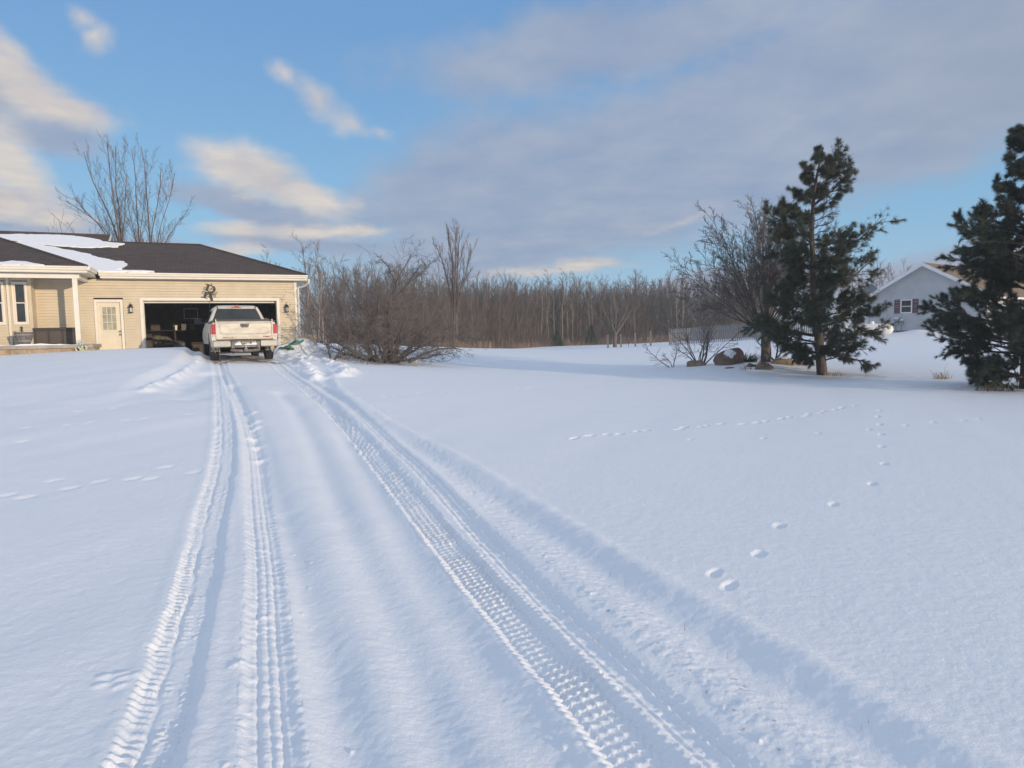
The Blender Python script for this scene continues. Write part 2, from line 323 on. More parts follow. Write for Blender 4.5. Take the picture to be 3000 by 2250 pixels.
    z+=m*np.clip(soft*.9+.35,0,1)*(.019*lug*ss(.095,.11,np.abs(d))*ss(.175,.145,np.abs(d)))
    d,a,m=CF['D'](x,y); d=d+.3*jd; m=m*drive
    z+=m*press(d+.02,.17,.038); g=np.exp(-((d+.075)/.012)**2)+np.exp(-((d-.01)/.011)**2)+.8*np.exp(-((d-.055)/.010)**2)
    z+=m*(np.abs(d+.02)<.12)*(.015*g+.005*nz)
    # chunks thrown by ploughing and boots
    def dent(px,py,l,w_,ang,dep,rim=.35):
        nonlocal z
        k=(np.abs(x-px)<.7)&(np.abs(y-py)<.7)
        if not k.any(): return
        dx,dy=x[k]-px,y[k]-py; u=(dx*cos(ang)+dy*sin(ang))/l; v=(-dx*sin(ang)+dy*cos(ang))/w_; q=np.sqrt(u*u+v*v)+.18*vnoise(dx/.06+px,dy/.06,70)
        z[k]+=-dep*ss(1.35,.25,q)+dep*rim*np.exp(-((q-1.35)/.28)**2)
    for i,(px,py) in enumerate(FOOT): dent(px,py,.09,.046,1.0,.015 if i<12 else .010,.05)
    rnd=random.Random(5)
    def trail(P,step,dep,l=.10):
        for (x0,y0),(x1,y1) in zip(P[:-1],P[1:]):
            n=max(1,int(math.hypot(x1-x0,y1-y0)/step))
            for j in range(n):
                t=(j+rnd.random()*.6)/n; dent(x0+(x1-x0)*t+rnd.uniform(-.05,.05),y0+(y1-y0)*t+rnd.uniform(-.1,.1),l*rnd.uniform(.8,1.5),l*.7,atan2(y1-y0,x1-x0),dep*rnd.uniform(.6,1.2),.15)
    trail(ANIM,.26,.03,.075); trail(TR2,.35,.016,.08)
    for px,py in LAWN: dent(px,py,.10,.05,.9,.014,.1)
    for px,py in ((-4.05,10.6),(-3.7,9.5),(-3.45,9.0),(-3.15,8.3),(-3.9,10.2),(-4.4,11.4)):   # kicked lumps right of the left tracks
        dent(px,py,.10,.05,.9,-.035,-.15)
    for px,py in ((-1.93,3.2),(-2.0,3.14),(-1.86,3.24),(-1.96,3.24),(-1.9,3.13),(-2.03,3.22)): dent(px,py,.04,.025,.5,-.009,-.1)
    for px,py in ((-1.52,3.95),(-1.42,3.35)): dent(px,py,.06,.025,.9,-.010,-.1)
    for k_ in 'BDDDC':                                     # loose clods thrown beside the tracks
        P_=TRK[k_]
        for _ in range(16):
            q=rnd.uniform(2.4,11); cx=float(np.interp(q,[p_[1] for p_ in P_][::-1],[p_[0] for p_ in P_][::-1]))+rnd.choice((-1,1,1))*rnd.uniform(.12,.34); dent(cx,q,rnd.uniform(.010,.026),rnd.uniform(.008,.016),rnd.random()*3,-rnd.uniform(.004,.010),0)
    # crumbled berms by the garage and the scarp left of the drive
    def berm(P,h,w_,ch,sd):
        nonlocal z
        P=np.array(P); best=np.full(x.shape,9.)
        for (x0,y0),(x1,y1) in zip(P[:-1],P[1:]):
            L2=(x1-x0)**2+(y1-y0)**2; t=np.clip(((x-x0)*(x1-x0)+(y-y0)*(y1-y0))/L2,0,1)
            best=np.minimum(best,np.hypot(x-x0-t*(x1-x0),y-y0-t*(y1-y0)))
        z+=h*np.exp(-(best/w_)**2)*(1+ch*fbm(x/.26,y/.26,3,sd))
    berm([(-9.3,27.2),(-7.5,23.3),(-6.2,20.4),(-5.5,18.6),(-4.9,17.0)],.10,.24,.9,81)
    berm([(-8.6,27.0),(-6.7,23.4),(-5.4,21.2),(-4.5,18.9),(-4.4,17.6)],.11,.25,.9,82)
    berm([(-12.4,27.0),(-10.25,22.4),(-9.1,19.7),(-8.0,16.6),(-7.5,14.6),(-7.15,13.2)],.085,.16,.6,83)
    berm([(-7.55,16.9),(-7.05,14.9),(-6.6,13.4),(-5.9,12.5)],-.07,.3,.2,84)
    # slush and gravel under and behind the truck
    tx,ty=x+8.1,y-21.0; u=tx*.891+ty*.454; v=-tx*.454+ty*.891
    under=ss(1.25,.75,np.abs(u+.1))*ss(-.9,-.2,v)*ss(5.5,4,v)
    dirt=np.maximum(dirt,under*ss(-.35,.25,fbm(u/.55,v/.3,4,91)+.35*ss(-.2,1,v)-.1)*.85)
    z+=under*.03*fbm(u/.4,v/.4,3,92)
    fy=ss(45,60,y)*.0
    # thin grass showing under the pines and by the rocks
    for px,py,r in ((11.2,20.8,1.9),(9.6,23.6,1.1),(12.2,17.2,1.6)):
        q=((x-px)/r)**2+((y-py)/(r*.45))**2
        dirt=np.maximum(dirt,-1*0+.38*np.exp(-q)*ss(.05,.7,fbm(x/.25,y/.18,4,95)))
    return z,dirt
def build_ground():
    fine=np.radians(np.linspace(-50,50,1560)); coarse=np.radians(np.arange(53,310,4.))
    az=np.r_[fine,coarse]; 
    r=[.05,.5,1.0,1.5,2.0]; q=2.3
    while q<62: r.append(q); q*=1.0023 if q<8 else 1.0044
    while q<1200: r.append(q); q*=1.025
    r=np.array(r); oy=-1.5
    X=(r[:,None]*np.sin(az)[None]).ravel(); Y=(r[:,None]*np.cos(az)[None]+oy).ravel()
    Z=base_z(X,Y); k=(np.hypot(X,Y)<62)&(Y>-2.5)
    D=np.zeros(len(X)); mz,md=micro(X[k],Y[k]); 
    off=-TY*X[k]+TX*Y[k]-DF; s=TX*X[k]+TY*Y[k]; keep=1-ss(-.1,.1,off)*(s>-2.6)*(s<2.4)
    Z[k]+=mz*keep; D[k]=md
    kk=~k; Z[kk]+=.05*fbm(X[kk]/6,Y[kk]/6,3,12)*(np.hypot(X[kk],Y[kk])<400)
    n=len(az); i=np.arange(len(r)-1)[:,None]*n; j=np.arange(n)[None]; j2=(j+1)%n
    F=np.stack([i+j,i+n+j,i+n+j2,i+j2],-1).reshape(-1,4)
    m=bpy.data.materials.new('packed_snow'); m.use_nodes=True; nt=m.node_tree; N=nt.nodes; L=nt.links; b=N['Principled BSDF']
    at=N.new('ShaderNodeAttribute'); at.attribute_name='dirt'
    tc=N.new('ShaderNodeTexCoord')
    n1=N.new('ShaderNodeTexNoise'); n1.inputs['Scale'].default_value=2.2; n1.inputs['Detail'].default_value=4; L.new(tc.outputs['Object'],n1.inputs['Vector'])
    c1=N.new('ShaderNodeValToRGB'); c1.color_ramp.elements[0].color=(.84,.855,.89,1); c1.color_ramp.elements[1].color=(.90,.905,.93,1); L.new(n1.outputs['Fac'],c1.inputs[0])
    n3=N.new('ShaderNodeTexNoise'); n3.inputs['Scale'].default_value=9; n3.inputs['Detail'].default_value=5; L.new(tc.outputs['Object'],n3.inputs['Vector'])
    c3=N.new('ShaderNodeValToRGB'); c3.color_ramp.elements[0].color=(.13,.095,.06,1); c3.color_ramp.elements[1].color=(.36,.29,.21,1); L.new(n3.outputs['Fac'],c3.inputs[0])
    mx=N.new('ShaderNodeMixRGB'); L.new(at.outputs['Fac'],mx.inputs[0]); L.new(c1.outputs[0],mx.inputs[1]); L.new(c3.outputs[0],mx.inputs[2]); L.new(mx.outputs[0],b.inputs['Base Color'])
    b.inputs['Roughness'].default_value=.62; b.inputs['Specular IOR Level'].default_value=.25
    n2=N.new('ShaderNodeTexNoise'); n2.inputs['Scale'].default_value=55; n2.inputs['Detail'].default_value=5; n2.inputs['Roughness'].default_value=.7; L.new(tc.outputs['Object'],n2.inputs['Vector'])
    bp=N.new('ShaderNodeBump'); bp.inputs['Strength'].default_value=.55; bp.inputs['Distance'].default_value=.010; L.new(n2.outputs['Fac'],bp.inputs['Height']); L.new(bp.outputs[0],b.inputs['Normal'])
    o=mesh_np('snow_ground',np.stack([X,Y,Z],-1),F,m,None,True)
    a=o.data.attributes.new('dirt','FLOAT','POINT'); a.data.foreach_set('value',D.astype(np.float32))
    tag(o,'snow covered ground with wheel tracks leading up to the garage','ground',kind='structure')
build_ground()
# ------------------------------------------------------------------ cream house (local x along the facade, y inward, z above the garage floor)
HR=radians(23.3); HO=Vector((-TY*DF,TX*DF,1.0))
def siding(mb,s0,s1,z0,z1,y,openings=(),step=.104,lip=.013,clip=None):
    """overlapping lap courses facing -y; clip(z) may narrow a course (gable)"""
    z=z0
    while z<z1-1e-4:
        zt=min(z+step,z1); spans=[(s0,s1)] if not clip else [clip((z+zt)/2)]
        for a,b,c,d in openings:
            if d>z+1e-4 and c<zt-1e-4:
                ns=[]
                for p,q in spans:
                    if b<=p or a>=q: ns.append((p,q))
                    else:
                        if a>p: ns.append((p,a))
                        if b<q: ns.append((b,q))
                spans=ns
        for p,q in spans:
            if q-p<.01: continue
            g=step*.10; mb.add([(p,y-lip,z+g),(q,y-lip,z+g),(q,y,zt),(p,y,zt),(p,y+.02,z+g),(q,y+.02,z+g),(p,y+.02,zt),(q,y+.02,zt)],[(0,1,2,3),(4,5,1,0),(3,2,7,6)])
        z=zt
def frame(mb,x0,x1,z0,z1,w,y0,y1,bottom=True):
    mb.box(x0,x0+w,y0,y1,z0,z1); mb.box(x1-w,x1,y0,y1,z0,z1); mb.box(x0+w,x1-w,y0,y1,z1-w,z1)
    if bottom: mb.box(x0+w,x1-w,y0,y1,z0,z0+w)
house=thing('cream_house',HO,HR,'cream sided house with dark shingle roof and an open double garage','house')
w=MB(); siding(w,-6.03,3.02,0,2.96,0,[(-2.69,2.41,-1,2.25),(-4.22,-3.25,-1,2.19)]); w.box(-6.03,-4.22,.02,.12,0,2.96); w.box(-4.22,-2.69,.02,.12,2.25,2.96); w.box(-2.69,2.41,.02,.12,2.25,2.96); w.box(-3.25,-2.69,.02,.12,0,2.25); w.box(-4.22,-3.25,.10,.14,0,2.2); w.box(2.41,3.02,.02,.12,0,2.96)
w.build('wall',MT['siding'],house)
w=MB()
siding(w,-16,-6.14,.52,2.95,-.6,[(-6.60,-6.145,1.26,2.78),(-8.4,-6.825,1.26,2.78)]); w.box(-16,-6.14,-.58,-.5,.5,1.26); w.box(-16,-8.4,-.58,-.5,1.26,2.95); w.box(-6.825,-6.60,-.58,-.5,1.26,2.95)
w.build('wall',MT['siding'],house)
w=MB(); w.box(-6.14,-6.03,-.6,-.49,.52,2.95); w.box(-6.05,-6.03,-.49,.02,.52,2.95); w.build('corner_trim',MT['siding'],house)
w=MB(); w.box(3.02,3.12,-.025,.08,0,2.97); w.build('corner_trim',MT['white'],house)
w=MB()
for i in range(29): w.box(3.02,3.085,.08,7.3,.0+i*.104,.0+i*.104+.1)
w.box(3.0,3.07,.08,7.3,0,2.97); w.build('wall',MT['siding'],house)
w=MB(); w.box(-22,3.0,7.2,7.3,0,2.97); w.box(-22,-21.9,-.5,7.2,0,2.97); w.build('wall',MT['siding'],house)
for a_,b_,c_ in ((-4.6,-2.69,.07),(2.41,3.12,.02)): w=MB(); w.box(a_,b_,-.033,.1,-.4,c_); w.build('foundation',MT['concrete'],house)
# roof
R=MB(); k=.395
def slab(P):
    R.prism(P,(0,0,-.05))
slab([(-4.05,-.42,3.17),(3.52,-.42,3.17),(-.54,3.65,4.777),(-4.1,3.65,4.777),(-4.1,4.71,5.196),(-9.16,4.71,5.196)])
slab([(3.52,-.42,3.17),(3.52,7.72,3.17),(-.54,3.65,4.777)])
slab([(3.52,7.72,3.17),(-4.1,7.72,3.17),(-4.1,3.65,4.777),(-.54,3.65,4.777)])
slab([(-20,-2.07,3.22),(-4.05,-2.07,3.22),(-9.05,2.95,5.196),(-20,2.95,5.196)])
slab([(-4.05,-2.07,3.22),(-4.05,-.42,3.18),(-9.16,4.71,5.198),(-9.05,2.95,5.196)])
slab([(-20,2.95,5.196),(-9.05,2.95,5.196),(-9.16,4.71,5.197),(-20,4.71,5.197)])
slab([(-20,4.71,5.196),(-4.1,4.71,5.196),(-4.1,10,3.1),(-20,10,3.1)])
roof=R.build('roof',MT['shingle'],house)
R=MB()                                     # hip and ridge caps
for a,b in (((3.5,-.4,3.2),(-.54,3.65,4.79)),((-.54,3.65,4.79),(-4.1,3.65,4.79)),((-4.05,-2.05,3.245),(-9.05,2.95,5.21)),((-4.1,4.71,5.21),(-20,4.71,5.21))):
    R.tube([a,b],.045,6)
R.build('ridge_cap',MT['shingle'],roof)
g=MB(); g.prism([(-4.06,3.62,4.66),(-4.06,4.71,5.19),(-4.06,4.71,5.02),(-4.06,3.9,4.66)],(-.05,0,0)); g.box(-4.2,-4.12,4.0,9.6,3,4.7); g.prism([(-4.12,3.7,4.7),(-4.12,4.7,5.14),(-4.12,6,4.7)],(-.06,0,0)); g.build('gable_trim',MT['white'],roof)
# fascia, gutters and soffits
def gutter(mb,p0,p1,out,top,h=.13,w=.115):
    p0,p1,o=Vector(p0),Vector(p1),Vector(out); prof=[(0,0),(w*.72,0),(w*.78,h*.45),(w,h*.62),(w,h),(w*.88,h),(w*.88,h*.93),(0,h*.93)]
    pr=[p0+o*a+Vector((0,0,top-h+b)) for a,b in prof]; mb.prism(pr,p1-p0)
gm=MB(); gutter(gm,(-3.93,-.42,0),(3.53,-.42,0),(0,-1,0),3.17); gm.build('gutter',MT['gutter'],house)
gm=MB(); gutter(gm,(-16,-2.07,0),(-4.04,-2.07,0),(0,-1,0),3.22); gutter(gm,(-4.05,-2.185,0),(-4.05,-.545,0),(1,0,0),3.215); gm.build('gutter',MT['gutter'],house)
gm=MB(); gm.box(-3.9,3.52,-.42,-.40,2.96,3.12); gm.box(3.50,3.52,-.40,7.7,2.96,3.12); gm.build('fascia',MT['white'],house)
gm=MB(); gm.box(-16,-4.07,-2.07,-2.05,3.02,3.17); gm.box(-4.07,-4.05,-2.07,-.42,3.02,3.17); gm.build('fascia',MT['white'],house)
gm=MB(); gm.box(-3.9,3.5,-.40,-.0,2.955,2.975); gm.box(3.12,3.5,.02,7.7,2.955,2.975)
for i in range(26): gm.box(-16,-4.07,-2.05+i*.078,-2.05+i*.078+.073,3.0,3.02)
gm.build('soffit',MT['soffit'],house)
gm=MB(); gm.tube([(3.57,-.46,3.02),(3.57,-.44,2.86),(3.40,-.2,2.74),(3.19,-.06,2.70),(3.17,-.045,2.6),(3.17,-.045,.1)],.045,8); gm.build('downspout',MT['gutter'],house,smooth=True)
gm=MB(); gm.box(-6.74,-6.665,-.68,-.62,.53,2.98); gm.build('downspout',MT['gutter'],house)
# porch
gm=MB(); gm.box(-16,-4.35,-1.78,-1.64,2.83,2.985); gm.box(-4.49,-4.35,-1.64,-.02,2.83,2.985); gm.build('porch_beam',MT['white'],house)
gm=MB(); gm.box(-4.575,-4.425,-1.77,-1.62,.52,2.83); gm.build('porch_post',MT['white'],house,bevel=.008)
gm=MB(); gm.box(-16,-4.05,-1.9,-.0,.40,.52); gm.build('porch_slab',MT['concrete'],house,bevel=.01)
gm=MB()
for i in range(24):
    for j in range(3): gm.box(-16+i*.5+(j%2)*.2,-16+i*.5+.49+(j%2)*.2,-1.84,-1.6,-.2+j*.2,-.01+j*.2)
gm.box(-16,-4.12,-1.8,-.02,-.3,.4); gm.build('porch_base',MT['blockbase'],house)
gm=MB(); n=60; xs=[-16+i*(11.55/n) for i in range(n+1)]; rs=[]
for x in xs:
    h=.035+.02*sin(x*3)+.012*sin(x*11); y1=-1.2+.18*sin(x*2.1); rs.append([(x,-1.9+.02*sin(x*7),.521),(x,-1.88,.521+h),(x,y1-.1,.521+h*.7),(x,y1,.521)])
gm.loft(rs); so=gm.build('porch_snow',MT['snow_roof'],None,smooth=True); so.matrix_world=Matrix.Translation(HO)@Matrix.Rotation(HR,4,'Z')
tag(so,'thin strip of snow along the edge of the front porch slab','snow')
# windows
def window(x0,x1,z0,z1,y):
    f=MB(); frame(f,x0,x1,z0,z1,.065,y-.045,y+.03); wnd=f.build('window',MT['white'],house)
    sb=MB(); frame(sb,x0+.066,x1-.066,z0+.066,(z0+z1)/2+.03,.035,y-.012,y+.03); frame(sb,x0+.066,x1-.066,(z0+z1)/2-.0,z1-.066,.03,y+.005,y+.035); sb.build('sash',MT['white'],wnd)
    p=MB(); p.box(x0+.08,x1-.08,y+.031,y+.045,z0+.08,z1-.08); p.build('pane',MT['pane'],wnd)
window(-6.60,-6.145,1.26,2.78,-.6); window(-8.4,-6.825,1.26,2.78,-.6)
# entry door
f=MB(); frame(f,-4.21,-3.26,-.3,2.18,.09,-.04,.06,False); casing=f.build('door_casing',MT['white'],house)
d=MB(); d.box(-4.118,-3.352,.035,.075,-.05,2.085)
for x0,x1 in ((-4.03,-3.78),(-3.69,-3.44)): frame(d,x0,x1,.18,.82,.03,.026,.036)
frame(d,-4.0,-3.47,1.0,1.95,.045,.012,.036)
for q in (1,2): d.box(-3.955+q*.147-.009,-3.955+q*.147+.009,.018,.032,1.045,1.905); 
for q in (1,2): d.box(-3.955,-3.515,.0185,.0315,1.045+q*.287-.009,1.045+q*.287+.009)
door=d.build('entry_door',MT['door'],house)
p=MB(); p.box(-3.953,-3.517,.0245,.0345,1.047,1.903); p.build('pane',MT['paleglass'],door)
p=MB(); Mx=Matrix.Rotation(pi/2,4,'X')
for z in (.86,.98): p.lathe([(.0,.08),(.028,.078),(.034,.06),(.018,.035),(.036,.012),(.036,.0)][::-1],(-3.405,.036,z),12,Mx)
p.build('door_knob',MT['brass'],door,smooth=True)
# garage opening
f=MB(); frame(f,-2.69,2.41,-.25,2.25,.105,-.03,.10,False); f.box(-2.585,-2.565,.10,.35,-.1,2.14); f.box(2.285,2.305,.10,.35,-.1,2.14); f.build('garage_door_casing',MT['white'],house)
f=MB(); f.box(-2.56,2.28,.16,.19,2.06,2.13); f.box(-2.55,2.27,.5,2.7,2.2,2.245)
for i in range(4): f.box(-2.55,2.27,.52+i*.55,.54+i*.55,2.17,2.2)
f.build('raised_garage_door',MT['soffit'],house)
for a_ in (-2.66,2.32): f=MB(); f.box(a_,a_+.06,.2,3.2,2.1,2.14); f.build('door_track',MT['steelpost'],house)
f=MB(); f.box(-3.2,3.0,.0,7.2,-.2,0.0); f.build('garage_floor',MT['concrete'],house)
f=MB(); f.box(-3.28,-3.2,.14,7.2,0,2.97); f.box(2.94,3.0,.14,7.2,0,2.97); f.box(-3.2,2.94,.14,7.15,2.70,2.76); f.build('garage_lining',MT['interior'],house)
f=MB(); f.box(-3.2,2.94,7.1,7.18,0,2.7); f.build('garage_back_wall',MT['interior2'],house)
def HW(s,y,z): return HO+Matrix.Rotation(HR,3,'Z')@Vector((s,y,z))
def hthing(name,s,y,z,label,cat,group=None,rz=0): return thing(name,HW(s,y,z),HR+rz,label,cat,group)
# lanterns
def lantern():
    t=hthing('wall_lantern',-2.99,0,1.68,'black wall lantern beside the white entry door','lamp','lanterns on the garage wall')
    b=MB(); b.box(-.05,.05,-.022,0.0,.1,.32); b.tube([(0,-.02,.25),(0,-.07,.33),(0,-.11,.34),(0,-.13,.30)],.011,6); b.build('bracket',MT['black'],t)
    b=MB(); b.lathe([(.0,.0),(.078,.0),(.078,.02),(.062,.03),(.058,.035),(.0,.035)],(0,-.13,0),14)
    for a in range(6): b.tube([(.06*cos(a*pi/3),-.13+.06*sin(a*pi/3),.03),(.055*cos(a*pi/3),-.13+.055*sin(a*pi/3),.2)],.005,4)
    b.lathe([(.068,.195),(.085,.2),(.08,.22),(.055,.27),(.03,.3),(.012,.33),(.016,.35),(.006,.36),(.004,.41),(0,.41)],(0,-.13,0),14); b.build('cage',MT['black'],t,smooth=True)
    b=MB(); b.lathe([(.0,.036),(.05,.036),(.046,.195),(0,.195)],(0,-.13,0),12); b.build('glass',MT['lampglass'],t,smooth=True); return t
l1=lantern(); l2=dup(l1); l2.location=HW(2.69,0,1.67); l2['label']='black wall lantern right of the garage opening near the downspout'
# crooked monogram sign: big serif R split by a bar, with wire scrolls
sg=hthing('monogram_sign',-.22,-.05,2.46,'crooked black metal letter R with scrolls hung over the garage opening','sign')
a0=radians(-19)
def S2(x,z,y=0): return (x*cos(a0)-z*sin(a0),y,x*sin(a0)+z*cos(a0))
def flat(mb,poly,y=0,t=.008): mb.prism([S2(x,z,y) for x,z in poly],(0,-t,0))
b=MB()
flat(b,[(-.15,.06),(-.07,.06),(-.07,.29),(-.15,.29)]); flat(b,[(-.15,-.24),(-.07,-.24),(-.07,-.02),(-.15,-.02)])
flat(b,[(-.22,.285),(.02,.285),(.02,.31),(-.22,.31)]); flat(b,[(-.23,-.26),(0,-.26),(0,-.235),(-.23,-.235)])
o_=[(.02+.17*cos(t),.165+.145*sin(t)) for t in np.linspace(pi/2,-pi/2,13)]; i_=[(.0+.11*cos(t),.165+.12*sin(t)) for t in np.linspace(-pi/2,pi/2,13)]
flat(b,[*o_,*i_]); flat(b,[(.0,-.0),(.1,-.0),(.22,-.26),(.17,-.30),(.10,-.24)])
b.build('letter',MT['black'],sg)
b=MB()
def wire(P,r=.006): b.tube([S2(x,z,-.012) for x,z in P],r,5)
def spiral(cx,cz,r0,r1,t0,t1,n=14): return [(cx+(r0+(r1-r0)*i/n)*cos(t0+(t1-t0)*i/n),cz+(r0+(r1-r0)*i/n)*sin(t0+(t1-t0)*i/n)) for i in range(n+1)]
wire([(-.24,.065),(-.16,.055),(-.02,.05)],.008); wire([(-.24,-.015),(-.1,-.02),(.0,-.03)],.008); wire([(.08,.05),(.26,.05)],.008); wire([(.06,-.03),(.26,-.04)],.008); wire([(-.06,.02),(.06,.03),(.16,.0),(.25,.01)],.007)
for cx,cz,r,t0,t1 in ((-.21,.12,.05,0,5),(-.21,-.09,.055,1,6),(.24,.1,.045,-2,3),(.25,-.08,.05,0,-5),(.02,.14,.06,0,5),(0,-.13,.06,2,7),(.06,-.16,.05,-1,4),(.06,.2,.035,1,6),(-.03,-.06,.035,0,5)): wire(spiral(cx,cz,r,.012,t0,t1))
for t in np.linspace(-1.2,1.0,7): wire([(-.05,.0),(-.05+.14*cos(t),.02+.14*sin(t))],.004)
b.build('scrollwork',MT['black'],sg)
b=MB(); b.tube([(.1,.045,.38),(.1,-.02,.36),(.09,-.02,.28)],.008,5); b.build('hook',MT['black'],sg)
# ---- snow lying on the roof
def roof_snow(poly,plane,label,t=.045):
    """ragged-edged sheet; poly in (s,y), plane gives z"""
    P=[]; rr=random.Random(len(poly)); n=len(poly)
    for i in range(n):
        (x0,y0),(x1,y1)=poly[i],poly[(i+1)%n]; L=math.hypot(x1-x0,y1-y0); m=max(1,int(L/.14))
        for j in range(m):
            q=j/m; ja=min(.05,L*.2) if 0<j else 0
            P.append((x0+(x1-x0)*q+rr.uniform(-ja,ja)*1.4,y0+(y1-y0)*q+rr.uniform(-ja,ja)))
    bm=bmesh.new(); vs=[bm.verts.new((x,y,plane(x,y)+t)) for x,y in P]; f=bm.faces.new(vs)
    e=bmesh.ops.extrude_face_region(bm,geom=[f]); 
    for v in [g for g in e['geom'] if isinstance(g,bmesh.types.BMVert)]: v.co.z-=t-.004
    bmesh.ops.triangulate(bm,faces=bm.faces[:]); bmesh.ops.recalc_face_normals(bm,faces=bm.faces)
    me=bpy.data.meshes.new('roof_snow'); bm.to_mesh(me); bm.free(); me.materials.append(MT['snow_roof'])
    o=bpy.data.objects.new('roof_snow',me); COL.objects.link(o); o.matrix_world=Matrix.Translation(HO)@Matrix.Rotation(HR,4,'Z'); tag(o,label,'snow','snow left on the dark roof'); return o
P1=lambda x,y: 3.17+.395*(y+.42)
P2=lambda x,y: 3.22+.395*(y+2.07)
P3=lambda x,y: 3.22+.395*(-4.05-x)
roof_snow([(-8.4,4.2),(-7.57,4.30),(-6.92,4.40),(-6.11,4.42),(-5.39,4.37),(-4.83,4.14),(-4.4,3.89),(-4.23,3.62),(-3.77,3.49),(-3.42,3.42),(-3.49,3.27),(-3.71,3.12),(-3.61,2.92),(-4.12,2.87),(-4.51,2.71),(-4.94,2.69),(-5.59,2.81),(-6.09,2.95),(-6.48,3.1),(-6.97,3.34),(-7.45,3.5),(-7.9,3.6)],P1,'wide upper band of snow just under the main roof ridge')
roof_snow([(-7.35,2.92),(-6.98,3.26),(-5.99,2.65),(-5.46,2.27),(-5.01,2.05),(-4.44,1.68),(-4.39,1.52),(-4.18,1.31),(-3.88,1.15),(-3.5,.83),(-3.21,.82),(-3.09,.41),(-3.21,-.08),(-3.38,-.2),(-3.32,-.30),(-2.87,-.27),(-2.36,-.30),(-2.1,-.34),(-2.1,-.41),(-4.02,-.41),(-4.9,.46),(-6.2,1.76)],P1,'long tapering band of snow down the roof valley to the gutter',.06)
roof_snow([(-4.12,-1.9),(-4.1,-.5),(-5.2,.65),(-6.6,2.05),(-8.2,3.66),(-8.9,2.98),(-6.6,.62)],P3,'snow filling the narrow slope behind the porch hip',.055)
roof_snow([(-6.49,-1.80),(-6.3,-1.64),(-6.13,-1.68),(-5.9,-1.70),(-5.81,-1.76),(-5.63,-1.88),(-5.38,-2.0),(-5.3,-2.05),(-9,-2.05),(-9,-1.9)],P2,'small ragged patch of snow above the porch gutter',.03)
# ---- things on the porch
pl=hthing('barrel_planter',-6.14,-1.5,.565,'weathered grey half barrel planter on the porch edge','planter')
b=MB(); b.lathe([(.0,0),(.15,0),(.17,.03),(.24,.2),(.285,.40),(.29,.42),(.265,.42),(.25,.36),(0,.36)],(0,0,0),20); b.build('tub',MT['barrel'],pl,smooth=True)
b=MB(); b.lathe([(.213,.10),(.219,.10),(.228,.13),(.222,.13)],(0,0,0),20); b.lathe([(.268,.31),(.274,.31),(.282,.34),(.276,.34)],(0,0,0),20); b.build('hoop',MT['concrete'],pl,smooth=True)
ev=hthing('potted_evergreen',-6.2,-1.5,.93,'tiny dark evergreen growing in the barrel planter','plant')
b=MB(); rr=random.Random(3)
for i in range(240):
    h=rr.random()**.8*.24; r=.10*(1-h/.28); a=rr.random()*6.28; L=.05; dx,dy=cos(a),sin(a); x,y=dx*r*rr.random(),dy*r*rr.random()
    b.add([(x-dy*.006,y+dx*.006,h),(x+dy*.006,y-dx*.006,h),(x+dx*L,y+dy*L,h+.03)],[(0,1,2)])
b.build('foliage',MT['evergreen'],ev,recalc=False); b=MB(); b.tube([(0,0,0),(0,0,.2)],[.012,.004],5); b.build('stem',MT['bark_dark'],ev)
dk=hthing('deck_box',-5.37,-.42,.525,'long grey brown wicker deck box on the porch behind the post','storage box')
b=MB(); b.box(-.63,.63,-.26,.26,.03,.55); b.build('body',MT['wicker'],dk)
b=MB()
for x in (-.63,-.21,.21,.6): b.box(x-.02,x+.04,-.285,-.262,.02,.55)
b.box(-.64,.64,-.285,-.262,.0,.05); b.box(-.64,.64,-.285,-.262,.49,.55); b.box(-.66,.66,-.3,.28,.55,.61); b.build('lid',MT['wickerdk'],dk)
og=hthing('snowflake_ornament',-4.38,-2.0,.22,'pale green and blue snowflake ornament with cream balls beside the porch post','ornament')
b=MB()
for k_ in range(6):
    a=k_*pi/3; b.prism([(.0+.02*cos(a+1.57),0,.38+.02*sin(a+1.57)),(.11*cos(a),0,.38+.11*sin(a)),(.02*cos(a-1.57),0,.38+.02*sin(a-1.57))],(0,-.015,0))
    b.prism([(.06*cos(a)+.05*cos(a+.9),-.003,.38+.06*sin(a)+.05*sin(a+.9)),(.05*cos(a),-.003,.38+.05*sin(a)),(.06*cos(a)+.05*cos(a-.9),-.003,.38+.06*sin(a)+.05*sin(a-.9))],(0,-.01,0))
b.build('snowflake',MT['paleblue'],og)
b=MB(); rr=random.Random(2)
for i in range(14): 
    a=rr.uniform(-1.2,1.2); L=rr.uniform(.1,.3); b.prism([(-.02+.1*sin(a),-.02,0),(.03+.1*sin(a),-.02,0),(L*sin(a)*1.1,-.03,.05+L*cos(a)*.9)],(0,-.02,0))
b.box(-.16,.19,-.05,.05,-.25,.03); b.build('greenery',MT['palegreen'],og)
for x,z in ((-.17,.15),(-.08,.19),(.02,.23),(.13,.23),(.16,.18),(-.15,.10),(-.04,.155),(.01,.18)):
    b=MB(); b.lathe([(0,-.026),(.019,-.018),(.027,0),(.019,.018),(0,.026)],(x,-.06,z),8); b.build('ball',MT['bulb'],og,smooth=True)
